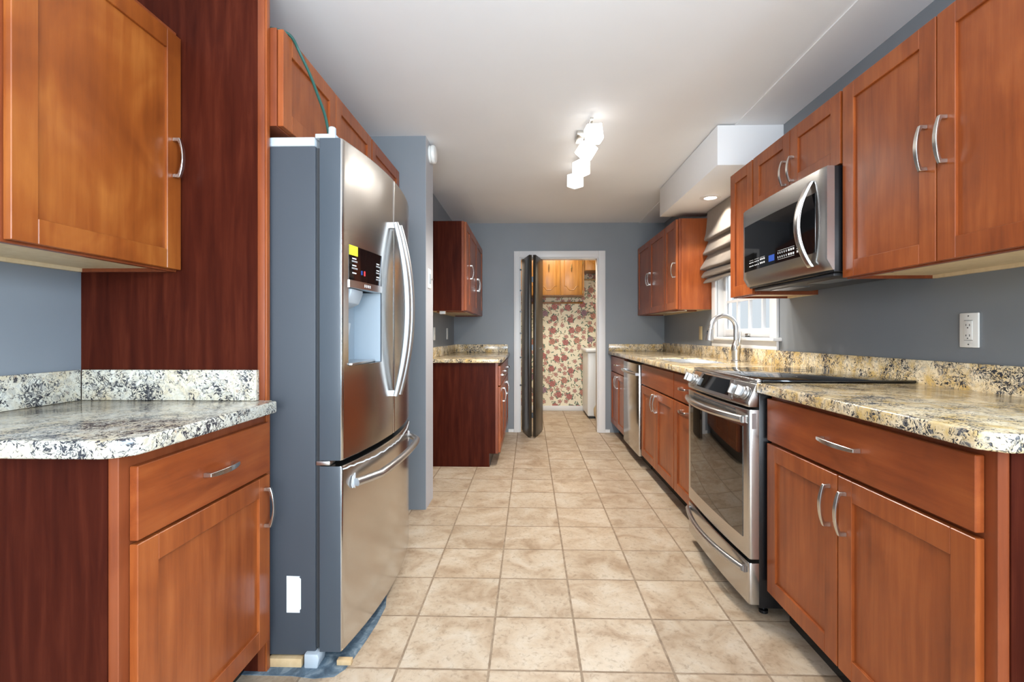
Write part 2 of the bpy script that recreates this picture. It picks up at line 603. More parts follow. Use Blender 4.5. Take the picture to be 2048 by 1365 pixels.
# right wall with the window hole
WY0, WY1, WZ0, WZ1 = 3.15, 4.06, 1.125, 2.12
rw = MB().box(XR, XR + 0.12, YB, -1.35, 0, CZ).box(XR, XR + 0.12, -0.15, WY0, 0, CZ).box(XR, XR + 0.12, -1.35, -0.15, 0, 0.92).box(XR, XR + 0.12, -1.35, -0.15, 2.1, CZ).box(XR, XR + 0.12, WY1, YF, 0, CZ).box(XR, XR + 0.12, WY0, WY1, 0, WZ0).box(XR, XR + 0.12, WY0, WY1, WZ1, CZ)
struct(rw.build('wall_right', WALL))
# back wall behind the camera with the wide glass door opening
bw = MB().box(-1.7, -1.35, YB - 0.1, YB, 0, CZ).box(1.35, 1.7, YB - 0.1, YB, 0, CZ).box(-1.35, 1.35, YB - 0.1, YB, 2.15, CZ)
struct(bw.build('wall_back', PLASTER))
# soffit over the window
struct(MB().box(1.155, XR, 3.01, 4.33, 2.19, CZ - 0.006).build('trim_2', CEIL, bev=0.004))
# plaster patches left where baseboard was pulled off
pp = MB()
for x0, x1 in ((-0.25, -0.187), (0.877, 0.93)):
    pp.box(x0, x1, YF - 0.006, YF, 0.0, 0.035)
struct(pp.build('trim_3', WHITE))

# door casing and jambs
cas = MB()
for x0, x1 in ((DX0 - 0.066, DX0 + 0.002), (DX1 - 0.002, DX1 + 0.078)):
    cas.box(x0, x1, YF - 0.02, YF, 0, DZ + 0.072)
cas.box(DX0 + 0.002, DX1 - 0.002, YF - 0.02, YF, DZ - 0.002, DZ + 0.072)
cas.box(DX0, DX0 + 0.015, YF, YF + 0.13, 0, DZ).box(DX1 - 0.015, DX1, YF, YF + 0.13, 0, DZ).box(DX0 + 0.015, DX1 - 0.015, YF, YF + 0.13, DZ - 0.015, DZ)
struct(cas.build('trim_4', WHITE, bev=0.003))

# ---- laundry room beyond the doorway
LY = 7.24
struct(MB().box(-0.75, 1.7, LY, LY + 0.1, 0, 2.5).build('wall_laundry_back', PAPER))
struct(MB().box(-0.75, -0.65, YF + 0.11, LY, 0, 2.5).build('wall_laundry_left', PAPER))
struct(MB().box(1.5, 1.6, YF + 0.11, LY, 0, 2.5).build('wall_laundry_right', PAPER))
struct(MB().box(0.915, 1.5, YF + 0.11, 6.50, 0, 2.5).build('wall_laundry_corner', paint('cream_paint', (0.72, 0.66, 0.55), 0.5, 0.03)))
struct(MB().box(-0.75, 1.6, YF + 0.11, LY + 0.1, 2.5, 2.56).build('ceiling_laundry', CEIL))
struct(MB().box(-0.65, 1.5, LY - 0.014, LY, 0, 0.075).build('baseboard_laundry', WHITE, bev=0.004))

# ---- window over the sink
wn = bpy.data.objects.new('window_1', None)
COL.objects.link(wn)
wn.location = (XR, 3.6, WZ0)
wn['kind'] = 'structure'
c = MB()
c.box(XR - 0.02, XR - 0.001, WY1, WY1 + 0.085, 1.125, WZ1 + 0.06).box(XR - 0.02, XR - 0.001, WY0 - 0.085, WY0, 1.125, WZ1 + 0.06).box(XR - 0.02, XR - 0.001, WY0, WY1, WZ1, WZ1 + 0.06)
c.build('casing', WHITE, wn, bev=0.004)
MB().box(XR - 0.055, XR + 0.055, WY0 - 0.115, WY1 + 0.115, 1.103, 1.125).build('sill', WHITE, wn, bev=0.005)
MB().box(XR - 0.018, XR - 0.001, WY0 - 0.085, WY1 + 0.085, 1.046, 1.103).build('apron', WHITE, wn, bev=0.004)
MB().box(XR + 0.001, XR + 0.119, WY1 - 0.0015, WY1 - 0.0003, WZ0, WZ1).box(XR + 0.001, XR + 0.119, WY0 + 0.0003, WY0 + 0.0015, WZ0, WZ1).build('jamb_lining', WHITE, wn)
s = MB()
sx0, sx1 = XR + 0.045, XR + 0.085
s.box(sx0, sx1, WY0 + 0.002, WY0 + 0.05, 1.126, WZ1).box(sx0, sx1, WY1 - 0.05, WY1 - 0.002, 1.126, WZ1)
s.box(sx0, sx1, WY0 + 0.05, WY1 - 0.05, 1.126, 1.188).box(sx0, sx1, WY0 + 0.05, WY1 - 0.05, WZ1 - 0.05, WZ1)
s.build('sash', WHITE, wn, bev=0.004)
g0, g1 = WY0 + 0.05, WY1 - 0.05
mu = MB()
for k in (1, 2, 3):
    y = g0 + (g1 - g0) * k / 4
    mu.box(sx0 + 0.008, sx1 - 0.01, y - 0.01, y + 0.01, 1.188, WZ1 - 0.05)
for k in (1, 2, 3):
    z = 1.188 + (WZ1 - 0.05 - 1.188) * k / 4
    mu.box(sx0 + 0.009, sx1 - 0.011, g0, g1, z - 0.010, z + 0.010)
mu.build('muntins', WHITE, wn)
MB().box(sx0 + 0.018, sx0 + 0.022, g0, g1, 1.188, WZ1 - 0.05).build('pane', GLASS, wn)
MB().box(sx0 - 0.02, sx0, 3.56, 3.61, 1.128, 1.152).build('sash_lift', NICKEL, wn, bev=0.004)
# ------------------------------------------------------------------ cabinet parts


def pull(parent, s, xf, u, v, L=0.132, along='z', name='handle'):
    """bow pull on a front at x = xf, its outward direction s"""
    m = MB()
    N = 16
    secs = []
    prof = [(-1.0, 0.0, 0.0)]
    out, inn, wid = [], [], []
    h = L / 2
    pts_o, pts_i, ws = [], [], []
    pts_o.append((-h, 0.0)); pts_i.append((-h + 0.012, 0.0)); ws.append(0.0065)
    for k in range(N + 1):
        t = -1 + 2 * k / N
        b = 1 - t * t
        pts_o.append((h * t, 0.022 + 0.013 * b))
        pts_i.append(((h - 0.012) * t, 0.016 + 0.0145 * b))
        ws.append(0.0052 + 0.0025 * b)
    pts_o.append((h, 0.0)); pts_i.append((h - 0.012, 0.0)); ws.append(0.0065)
    for (a, wo), (b, wi), w in zip(pts_o, pts_i, ws):
        sec = []
        for (ax, wx, sg) in ((a, wo, -1), (a, wo, 1), (b, wi, 1), (b, wi, -1)):
            x = xf + s * wx
            if along == 'z':
                sec.append((x, u + sg * w, v + ax))
            else:
                sec.append((x, u + ax, v + sg * w))
        secs.append(sec)
    m.loft(secs)
    return m.build(name, NICKEL, parent, bev=0.0012, seg=1)


FW = 0.062   # width of the stiles and rails


def shaker(parent, s, xf, y0, y1, z0, z1, m, th=0.02, name='door', fw=FW):
    """frame-and-panel door; its back sits at xf, outward s; panel is a sub-part"""
    a, b = sorted((xf, xf + s * th))
    f = MB()
    f.box(a, b, y0, y0 + fw, z0, z1).box(a, b, y1 - fw, y1, z0, z1)
    f.box(a, b, y0 + fw, y1 - fw, z0, z0 + fw).box(a, b, y0 + fw, y1 - fw, z1 - fw, z1)
    d = f.build(name, m, parent, bev=0.0016, seg=1)
    pa, pb = sorted((xf + s * 0.002, xf + s * (th - 0.0085)))
    MB().box(pa, pb, y0 + fw - 0.001, y1 - fw + 0.001, z0 + fw - 0.001, z1 - fw + 0.001).build('door_panel', m, d)
    return d


def slabfront(parent, s, xf, y0, y1, z0, z1, m, th=0.02, name='drawer'):
    a, b = sorted((xf, xf + s * th))
    return MB().box(a, b, y0, y1, z0, z1).build(name, m, parent, bev=0.002, seg=1)


def base_body(t, s, xf, xw, y0, y1, ztop, side=None, zb=0.115):
    """xf: front of face frame, xw: wall side; notched toe kick"""
    k = xf - s * 0.075
    pts = [(xw, 0.0), (k, 0.0), (k, zb), (xf, zb), (xf, ztop), (xw, ztop)]
    MB().prism(pts, 1, y0, y1).build('body', FRAME, t, bev=0.0015, seg=1)
    a, b = sorted((k, k + s * 0.004))
    MB().box(a, b, y0, y1, 0.0, zb - 0.001).build('toe_kick', BLACK, t)
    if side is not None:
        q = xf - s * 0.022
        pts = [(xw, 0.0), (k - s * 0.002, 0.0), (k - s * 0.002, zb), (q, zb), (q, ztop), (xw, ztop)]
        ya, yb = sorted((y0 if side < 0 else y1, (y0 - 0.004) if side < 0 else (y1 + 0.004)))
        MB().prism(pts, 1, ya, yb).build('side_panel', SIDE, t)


def upper_body(t, s, xf, xw, y0, y1, z0, z1, side=None):
    """hollow bottom with a pale underside, face frame in front"""
    m = MB()
    a, b = sorted((xf, xf - s * 0.02))
    lip = 0.016
    m.box(a, b, y0, y1, z0, z1)
    lo, hi = sorted((xf - s * 0.02, xw))
    m.box(lo, hi, y0, y1, z0 + lip, z1)
    m.box(lo, hi, y0, y0 + 0.014, z0, z0 + lip).box(lo, hi, y1 - 0.014, y1, z0, z0 + lip)
    m.build('body', FRAME, t, bev=0.0012, seg=1)
    MB().box(lo + 0.002, hi - 0.002, y0 + 0.014, y1 - 0.014, z0 + lip - 0.004, z0 + lip).build('underside_panel', MAPLE, t)
    wa, wb = sorted((xw, xw + s * 0.018))
    MB().box(wa, wb, y0 + 0.014, y1 - 0.014, z0, z0 + lip - 0.004).build('hanging_rail', MAPLE, t)
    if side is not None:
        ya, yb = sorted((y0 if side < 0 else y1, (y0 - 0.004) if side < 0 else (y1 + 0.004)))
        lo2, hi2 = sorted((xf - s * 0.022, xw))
        MB().box(lo2, hi2, ya, yb, z0, z1).build('side_panel', SIDE if s > 0 else CHERRY, t)  # right run: lighter cherry carries the recessed light falling on this side


# ------------------------------------------------------------------ left run: near base, upper, tall panel
# base cabinet beside the refrigerator
LB = thing('base_cabinet', (-1.2, 1.32, 0), 'cherry base cabinet with one drawer over one door under the pale counter by the refrigerator', 'cabinet')
base_body(LB, 1, -0.900, XL + 0.001, 1.035, 1.618, 0.884, side=-1)
d = slabfront(LB, 1, -0.899, 1.062, 1.612, 0.684, 0.852, CHERRY_H)
pull(d, 1, -0.879, 1.345, 0.768, along='y')
d = shaker(LB, 1, -0.899, 1.062, 1.612, 0.118, 0.676, CHERRY)
pull(d, 1, -0.879, 1.580, 0.575)

# counter piece with its two upstands
LC = thing('countertop', (-1.2, 1.3, 0.885), 'short pale granite countertop with clipped corner left of the refrigerator', 'countertop')
pts = [(XL + 0.001, 0.988), (-0.905, 0.988), (-0.878, 0.996), (-0.852, 1.024), (-0.847, 1.045), (-0.847, 1.600), (-0.870, 1.600), (-0.870, 1.618), (XL + 0.001, 1.618)]
MB().prism(pts, 2, 0.8855, 0.925).build('slab', GRANITE_L, LC, bev=0.006, seg=3)
MB().box(XL + 0.002, XL + 0.022, 0.988, 1.5975, 0.9255, 1.028).build('backsplash', GRANITE_L, LC, bev=0.002)
MB().box(XL + 0.023, -0.918, 1.598, 1.618, 0.9255, 1.028).build('backsplash', GRANITE_L, LC, bev=0.002)

# tall panel at the side of the refrigerator
TP = thing('tall_side_panel', (-1.2, 1.63, 0), 'tall dark cherry panel standing between the pale counter and the refrigerator', 'panel')
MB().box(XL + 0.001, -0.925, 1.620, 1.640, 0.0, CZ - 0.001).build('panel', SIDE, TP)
MB().box(-0.925, -0.900, 1.619, 1.641, 0.0, CZ - 0.001).build('edge_strip', FRAME, TP, bev=0.002)
MB().box(-0.900, -0.893, 1.6195, 1.641, 0.0, CZ - 0.001).build('edge_strip', CHERRY, TP, bev=0.002)

# upper cabinet on the left
LU = thing('wall_cabinet', (-1.37, 1.34, 1.375), 'amber cherry wall cabinet with one door above the pale counter at left', 'cabinet')
upper_body(LU, 1, -1.205, XL + 0.001, 1.065, 1.6185, 1.360, 2.175)
d = shaker(LU, 1, -1.204, 1.074, 1.612, 1.366, 2.150, AMBER)
pull(d, 1, -1.184, 1.578, 1.735)

# cabinets above the refrigerator
OX = -0.872
C1 = thing('wall_cabinet', (-1.2, 2.1, 1.87), 'cherry wall cabinet with two short doors above the refrigerator', 'cabinet')
MB().box(XL + 0.001, OX, 1.642, 2.585, 1.866, 2.205).build('body', FRAME, C1, bev=0.0012, seg=1)
for y0, y1, hy in ((1.648, 2.100, 2.068), (2.104, 2.578, 2.140)):
    d = shaker(C1, 1, OX + 0.001, y0, y1, 1.868, 2.203, CHERRY)
    pull(d, 1, OX + 0.021, hy, 1.925, L=0.10)
C2 = thing('wall_cabinet', (-1.2, 2.85, 1.87), 'single-door cherry wall cabinet between the refrigerator top and the blue wall stub', 'cabinet')
MB().box(XL + 0.001, OX, 2.588, 3.135, 1.866, 2.205).build('body', FRAME, C2, bev=0.0012, seg=1)
d = shaker(C2, 1, OX + 0.001, 2.592, 3.130, 1.868, 2.203, CHERRY)
pull(d, 1, OX + 0.021, 3.09, 1.925, L=0.10)

# ------------------------------------------------------------------ refrigerator
FR = thing('refrigerator', (-1.1, 2.11, 0), 'stainless french-door refrigerator with ice dispenser and bottom freezer', 'refrigerator')
FY0, FY1, FYM = 1.650, 2.575, 2.112
MB().box(-1.50, -0.742, FY0 + 0.006, FY1 - 0.006, 0.035, 1.800).build('case', FRIDGE_GREY, FR, bev=0.004)
MB().box(-1.50, -0.744, FY0 + 0.004, FY1 - 0.004, 1.8005, 1.832).build('top_cover', LIGHTGREY, FR, bev=0.004)
MB().box(-0.7415, -0.7255, FY0 + 0.012, FY1 - 0.012, 0.06, 1.795).build('gasket', RUBBER, FR)


def fridge_x(y):
    t = (y - FYM) / 0.4625
    return -0.648 + 0.050 * (1 - t * t)


def curved(y0, y1, z0, z1, xb, fx, r=0.010, hole=None, n=24, s=1):
    """door with a front curved in plan, rounded vertical edges, optional rectangular hole right through"""
    ys = [y0 + (y1 - y0) * k / n for k in range(n + 1)]
    for e in (0.0, 0.15, 0.4, 0.7):
        ys += [y0 + r * e, y1 - r * e]
    ys += [y0 + r, y1 - r]
    zs = [z0, z0 + 0.004, z1 - 0.004, z1]
    if hole:
        ys += [hole[0], hole[1]]
        zs += [hole[2], hole[3]]
    ys = sorted(set(round(q, 5) for q in ys))
    zs = sorted(set(zs))

    def fx2(y, z):
        d = min(y - y0, y1 - y)
        x = fx(y)
        if d < r:
            x -= s * (r - math.sqrt(max(0, r * r - (r - d) ** 2)))
        if z in (z0, z1):
            x -= s * 0.003
        return x
    m = MB()
    fv = [[m.bm.verts.new((fx2(y, z), y, z)) for z in zs] for y in ys]
    bv = [[m.bm.verts.new((xb, y, z)) for z in zs] for y in ys]

    def inhole(i, j):
        return hole and hole[0] - 1e-6 <= ys[i] and ys[i + 1] <= hole[1] + 1e-6 and hole[2] - 1e-6 <= zs[j] and zs[j + 1] <= hole[3] + 1e-6
    I, J = len(ys), len(zs)
    for i in range(I - 1):
        for j in range(J - 1):
            if not inhole(i, j):
                m.bm.faces.new((fv[i][j], fv[i + 1][j], fv[i + 1][j + 1], fv[i][j + 1]))
                m.bm.faces.new((bv[i][j], bv[i][j + 1], bv[i + 1][j + 1], bv[i + 1][j]))
    for i in range(I - 1):
        m.bm.faces.new((fv[i][0], bv[i][0], bv[i + 1][0], fv[i + 1][0]))
        m.bm.faces.new((fv[i][-1], fv[i + 1][-1], bv[i + 1][-1], bv[i][-1]))
    for j in range(J - 1):
        m.bm.faces.new((fv[0][j], fv[0][j + 1], bv[0][j + 1], bv[0][j]))
        m.bm.faces.new((fv[-1][j], bv[-1][j], bv[-1][j + 1], fv[-1][j + 1]))
    if hole:
        h0, h1, h2, h3 = hole
        V = {}
        for i, y in enumerate(ys):
            for j, z in enumerate(zs):
                V[(y, z)] = (fv[i][j], bv[i][j])
        hy = [y for y in ys if h0 - 1e-6 <= y <= h1 + 1e-6]
        hz = [z for z in zs if h2 <= z <= h3]
        for a, b in zip(hy, hy[1:]):
            for z in (hz[0], hz[-1]):
                m.bm.faces.new((V[(a, z)][0], V[(a, z)][1], V[(b, z)][1], V[(b, z)][0]))
        for a, b in zip(hz, hz[1:]):
            for y in (hy[0], hy[-1]):
                m.bm.faces.new((V[(y, a)][0], V[(y, a)][1], V[(y, b)][1], V[(y, b)][0]))
    return m


def patch(y0, y1, z0, z1, fx, off0, off1, n=8):
    """thin plate that follows a curved front"""
    ys = [y0 + (y1 - y0) * k / n for k in range(n + 1)]
    secs = [[(fx(y) + off0, y, z0), (fx(y) + off1, y, z0), (fx(y) + off1, y, z1), (fx(y) + off0, y, z1)] for y in ys]
    return MB().loft(secs)


HY0, HY1 = 1.690, 1.955
dl = curved(FY0, FYM - 0.003, 0.712, 1.826, -0.725, fridge_x, hole=(HY0, HY1, 1.036, 1.466)).build('door', STEEL_V, FR)
dr = curved(FYM + 0.003, FY1, 0.712, 1.826, -0.725, fridge_x).build('door', STEEL_V, FR)
fz = curved(FY0, FY1, 0.052, 0.692, -0.725, fridge_x).build('freezer_drawer', STEEL_V, FR)
for o_ in (dl, dr, fz):      # steel door edges in dull grey, the room's reflection put into the colour
    o_.data.materials.append(DOOREDGE)
    for p_ in o_.data.polygons:
        if abs(p_.normal.y) > 0.9 and abs(p_.center.y - HY0) > 0.001 and abs(p_.center.y - HY1) > 0.001:
            p_.material_index = 1
# dispenser
dp = patch(HY0 + 0.001, HY1 - 0.001, 1.342, 1.4645, fridge_x, -0.03, 0.001).build('dispenser_display', BLACKGLASS, dl)
patch(HY0 + 0.001, HY1 - 0.001, 1.315, 1.3415, fridge_x, -0.03, 0.004).build('dispenser_strip', STEEL, dl)
al = MB()
al.box(-0.724, -0.715, HY0 + 0.001, HY1 - 0.001, 1.0375, 1.3145)
for y0, y1 in ((HY0 + 0.0005, HY0 + 0.004), (HY1 - 0.004, HY1 - 0.0005)):
    al.box(-0.7149, fridge_x(y0) - 0.004, y0, y1, 1.0375, 1.3145)
al.build('dispenser_recess', ALCOVE, dl)
MB().box(-0.7149, -0.628, HY0 + 0.005, HY1 - 0.005, 1.0375, 1.046).build('drip_tray', CHROME, dl, bev=0.002)
MB().prism([(-0.7149, 1.235), (-0.655, 1.262), (-0.640, 1.300), (-0.640, 1.314), (-0.7149, 1.314)], 1, HY0 + 0.03, HY0 + 0.15).build('ice_chute', LIGHTGREY, dl, bev=0.004)
MB().prism([(-0.7149, 1.05), (-0.700, 1.05), (-0.675, 1.19), (-0.685, 1.19), (-0.7149, 1.10)], 1, HY0 + 0.06, HY0 + 0.12).build('paddle', LIGHTGREY, dl, bev=0.003)
patch(HY0 + 0.002, HY0 + 0.058, 1.431, 1.466, fridge_x, 0.0012, 0.002).build('yellow_sticker', YELLOW, dl)
txt = MB()


def fbar(y0, y1, z0, z1):
    a, b = fridge_x(y0), fridge_x(y1)
    txt.loft([[(a + 0.0011, y0, z0), (a + 0.0018, y0, z0), (a + 0.0018, y0, z1), (a + 0.0011, y0, z1)], [(b + 0.0011, y1, z0), (b + 0.0018, y1, z0), (b + 0.0018, y1, z1), (b + 0.0011, y1, z1)]])


for y, zz in ((HY0 + 0.022, (1.418, 1.393, 1.366)), (HY1 - 0.055, (1.424, 1.398, 1.372))):
    txt = MB()
    for z in zz:
        fbar(y, y + 0.026, z, z + 0.0045)
        if z != 1.366:
            fbar(y - 0.003, y + 0.034, z - 0.007, z - 0.0055)
            fbar(y - 0.003, y + 0.034, z - 0.010, z - 0.0090)
    txt.build('printed_text', BUTTON, dp)
patch(HY0 + 0.083, HY0 + 0.092, 1.368, 1.383, fridge_x, 0.0012, 0.0018).build('blue_indicator', BLUELED, dp)
patch(HY0 + 0.104, HY0 + 0.113, 1.366, 1.384, fridge_x, 0.0012, 0.0018).build('red_indicator', REDLED, dp)
lg = MB()
for k in range(4):
    y = HY0 + 0.105 + k * 0.014
    a = fridge_x(y) + 0.004
    lg.box(a, a + 0.0008, y, y + 0.009, 1.3235, 1.3335)
lg.build('dispenser_marks', CHROME, dl)


# vertical bow handles of the two doors
def vbow(parent, y, dirn):
    pts = []
    x0 = fridge_x(FYM)
    rad = []
    for k in range(25):
        t = -1 + 2 * k / 24
        b = 1 - abs(t) ** 2.0
        pts.append((x0 + 0.016 + 0.052 * b, y, 1.256 + 0.375 * t))
        rad.append(0.0125 + 0.004 * b)
    h = MB().tube(pts, rad, 14)
    for z in (0.893, 1.619):
        h.box(x0 - 0.004, x0 + 0.016, y - 0.010, y + 0.010, z - 0.012, z + 0.012)
    h.build('handle', HANDLE, parent)


vbow(dl, FYM - 0.030, -1)
vbow(dr, FYM + 0.034, 1)
pts, rad = [], []
for k in range(25):
    t = -1 + 2 * k / 24
    y = FYM + 0.395 * t
    b = 1 - t * t
    pts.append((fridge_x(y) + 0.014 + 0.040 * min(1, b * 2.2), y, 0.618 + 0.006 * b))
    rad.append(0.0150)
h = MB().tube(pts, rad, 14)
h.build('handle', CHROME, fz)
# ragged protective film left on the drawer
fm = MB()
ys = [1.655 + 0.9 * k / 40 for k in range(41)]
secs = []
for k, y in enumerate(ys):
    z = 0.681 - 0.018 * math.sin(math.pi * k / 40) + random.uniform(-0.003, 0.003)
    a = fridge_x(y) + 0.0006
    secs.append([(a, y, z), (a + 0.0018, y, z), (a + 0.0018, y, z + 0.0045), (a, y, z + 0.0045)])
fm.loft(secs)
fm.build('protective_film', FILM, fz)
for yy in (1.722, 2.505):
    f2 = MB()
    x0 = fridge_x(yy) + 0.001
    ring = []
    for k in range(11):
        a = 2 * math.pi * k / 11
        rr = random.uniform(0.018, 0.034)
        ring.append((yy + rr * 0.8 * math.cos(a), 0.622 + rr * math.sin(a)))
    f2.prism(ring, 0, x0, x0 + 0.0015)
    f2.build('film_scrap', FILM, fz)
# hinges, feet, sticker
MB().box(-0.742, -0.672, FY0 + 0.002, FY0 + 0.075, 1.8265, 1.842).lathe([(0.013, 0), (0.013, 0.026), (0.009, 0.030)], (-0.690, FY0 + 0.022, 1.842)).build('hinge_cover', LIGHTGREY, FR, bev=0.002)
MB().box(-0.742, -0.672, FY1 - 0.075, FY1 - 0.002, 1.8265, 1.842).build('hinge_cover', LIGHTGREY, FR, bev=0.002)
MB().box(-0.738, -0.690, FY0 + 0.001, FY0 + 0.05, 0.6945, 0.7095).build('hinge', CHROME, FR, bev=0.002)
MB().prism([(-0.775, 0.0), (-0.728, 0.0), (-0.722, 0.035), (-0.7275, 0.050), (-0.775, 0.050)], 1, FY0 - 0.012, FY0 + 0.05).build('foot_cover', LIGHTGREY, FR, bev=0.005)
MB().box(-1.45, -1.30, FY0 + 0.05, FY0 + 0.09, 0.0, 0.035).build('rear_foot', RUBBER, FR)
MB().box(-0.80, -0.75, FY1 - 0.10, FY1 - 0.05, 0.0, 0.035).build('front_foot', RUBBER, FR)
st = [(-0.843, 0.183), (-0.797, 0.183), (-0.797, 0.192), (-0.793, 0.196), (-0.793, 0.300), (-0.799, 0.305), (-0.796, 0.309), (-0.843, 0.310)]
MB().prism(st, 1, FY0 + 0.0045, FY0 + 0.0058).build('paper_sticker', STICKER, FR)

# bare strip of subfloor along the refrigerator, wood shims under it
sf = MB().prism([(-1.50, 1.605), (-0.80, 1.603), (-0.72, 1.592), (-0.655, 1.603), (-0.632, 1.64), (-0.622, 1.70), (-0.612, 1.80), (-0.605, 1.90), (-0.606, 2.02), (-0.64, 2.15), (-0.70, 2.3), (-0.76, 2.6), (-1.50, 2.6)], 2, 0.0002, 0.0022)
struct(sf.build('floor_patch', SUBFLOOR))
tag(MB().box(-0.90, -0.785, 1.641, 1.668, 0.0025, 0.032).build('wood_shim', PINE, bev=0.001), 'thin raw wood shim under the near side of the refrigerator', 'shim')
tag(MB().box(-0.668, -0.618, 1.655, 1.675, 0.0025, 0.020).build('wood_shim', PINE, bev=0.001), 'small wood block poking out under the freezer drawer corner', 'shim')

# green cable hanging from the cabinet top onto the hinge
cp = [(-0.905, 1.662, 2.215), (-0.872, 1.672, 2.212), (-0.848, 1.70, 2.207), (-0.835, 1.735, 2.17), (-0.806, 1.755, 2.10), (-0.775, 1.752, 2.02), (-0.745, 1.735, 1.95), (-0.723, 1.71, 1.89), (-0.712, 1.695, 1.852)]


def smooth(pts, n=6):
    P = [Vector(p) for p in pts]
    out = []
    for i in range(len(P) - 1):
        p0, p1, p2, p3 = P[max(i - 1, 0)], P[i], P[i + 1], P[min(i + 2, len(P) - 1)]
        for k in range(n):
            t = k / n
            out.append(0.5 * ((2 * p1) + (p2 - p0) * t + (2 * p0 - 5 * p1 + 4 * p2 - p3) * t * t + (3 * p1 - p0 - 3 * p2 + p3) * t ** 3))
    out.append(P[-1])
    return out


tag(MB().tube(smooth(cp), 0.0052, 8).build('green_cable', GREENC), 'dark green cable drooping from above the cabinet onto the refrigerator hinge', 'cable')

# fittings on the stub wall
SM = thing('smoke_alarm', (-0.68, 3.26, 2.36), 'round white smoke alarm high on the end of the blue wall stub', 'smoke alarm')
MB().lathe([(0.058, 0.0005), (0.058, 0.014), (0.052, 0.016)], (-0.6784, 3.262, 2.365), (1, 0, 0), 32).build('base_ring', PLASTIC, SM)
MB().lathe([(0.060, 0.0165), (0.062, 0.026), (0.058, 0.037), (0.046, 0.043), (0.0, 0.045)], (-0.6784, 3.262, 2.365), (1, 0, 0), 32).build('cover', PLASTIC, SM)
SW = thing('light_switch', (-0.68, 3.25, 1.52), 'white light switch with metal knob on the end of the blue wall stub', 'switch')
MB().box(-0.6783, -0.673, 3.20, 3.285, 1.455, 1.585).build('cover_plate', PLASTIC, SW, bev=0.002)
MB().box(-0.6728, -0.670, 3.222, 3.262, 1.487, 1.553).build('rocker', ALCOVE, SW, bev=0.001)
MB().lathe([(0.004, 0), (0.004, 0.006), (0.007, 0.008), (0.007, 0.014), (0.003, 0.016)], (-0.673, 3.277, 1.520), (1, 0, 0), 12).build('knob', NICKEL, SW)

# ------------------------------------------------------------------ far left run
FX = -0.275
A = thing('base_cabinet', (-0.58, 4.34, 0), 'narrow cherry base cabinet with exposed side at the near end of the far left counter', 'cabinet')
base_body(A, 1, FX, XLF + 0.001, 4.168, 4.534, 0.898, side=-1)
d = slabfront(A, 1, FX + 0.001, 4.178, 4.530, 0.70, 0.870, CHERRY_H)
pull(d, 1, FX + 0.021, 4.354, 0.785, along='y')
d = shaker(A, 1, FX + 0.001, 4.178, 4.530, 0.122, 0.690, CHERRY)
pull(d, 1, FX + 0.021, 4.498, 0.585)
B = thing('base_cabinet', (-0.58, 5.09, 0), 'two-door cherry base cabinet in the far left corner beside the brown folding door', 'cabinet')
base_body(B, 1, FX, XLF + 0.001, 4.536, 5.646, 0.898)
for y0, y1, hy in ((4.542, 5.088, 5.052), (5.092, 5.640, 5.128)):
    d = slabfront(B, 1, FX + 0.001, y0, y1, 0.70, 0.870, CHERRY_H)
    pull(d, 1, FX + 0.021, (y0 + y1) / 2, 0.785, along='y')
    d = shaker(B, 1, FX + 0.001, y0, y1, 0.122, 0.690, CHERRY)
    pull(d, 1, FX + 0.021, hy, 0.585)
C = thing('countertop', (-0.58, 4.9, 0.9), 'granite countertop on the far left behind the blue wall stub', 'countertop')
pts = [(XLF + 0.001, 4.140), (-0.275, 4.140), (-0.245, 4.170), (-0.235, 4.21), (-0.235, 5.648), (XLF + 0.001, 5.648)]
MB().prism(pts, 2, 0.899, 0.932).build('slab', GRANITE, C, bev=0.005, seg=2)
MB().box(XLF + 0.001, XLF + 0.021, 4.140, 5.628, 0.9325, 1.025).build('backsplash', GRANITE, C, bev=0.002)
MB().box(XLF + 0.001, -0.255, 5.6285, 5.648, 0.9325, 1.025).build('backsplash', GRANITE, C, bev=0.002)
UX = -0.575
A = thing('wall_cabinet', (-0.72, 4.36, 1.35), 'single-door cherry wall cabinet with exposed side on the far left wall', 'cabinet')
upper_body(A, 1, UX, XLF + 0.001, 4.205, 4.516, 1.350, 2.135, side=-1)
d = shaker(A, 1, UX + 0.001, 4.212, 4.512, 1.354, 2.130, CHERRY)
pull(d, 1, UX + 0.021, 4.474, 1.72)
B = thing('wall_cabinet', (-0.72, 5.07, 1.35), 'two-door cherry wall cabinet in the far left corner', 'cabinet')
upper_body(B, 1, UX, XLF + 0.001, 4.518, 5.640, 1.350, 2.135)
for y0, y1, hy in ((4.524, 5.076, 5.040), (5.082, 5.634, 5.118)):
    d = shaker(B, 1, UX + 0.001, y0, y1, 1.354, 2.130, CHERRY)
    pull(d, 1, UX + 0.021, hy, 1.66)
tag(MB().box(-0.80, -0.75, 4.26, 4.31, 1.325, 1.3615).build('plug_box', PLASTIC, bev=0.003), 'small white plug-in box under the far left wall cabinet', 'plug box')
for y, lab in ((4.468, 'white outlet plate on the far left wall, nearer of two'), (5.17, 'white outlet plate on the far left wall, nearer the corner')):
    o = thing('wall_outlet', (XLF, y, 1.15), lab, 'outlet')
    MB().box(XLF + 0.0005, XLF + 0.007, y - 0.036, y + 0.036, 1.09, 1.21).build('cover_plate', PLASTIC, o, bev=0.002)
    for z in (1.130, 1.170):
        MB().box(XLF + 0.0072, XLF + 0.009, y - 0.016, y + 0.016, z - 0.014, z + 0.014).build('receptacle', PLASTIC, o, bev=0.003)

# ------------------------------------------------------------------ right run
GX = 0.962        # face frame plane; door faces at 0.942
GZ = 0.913        # underside of the granite
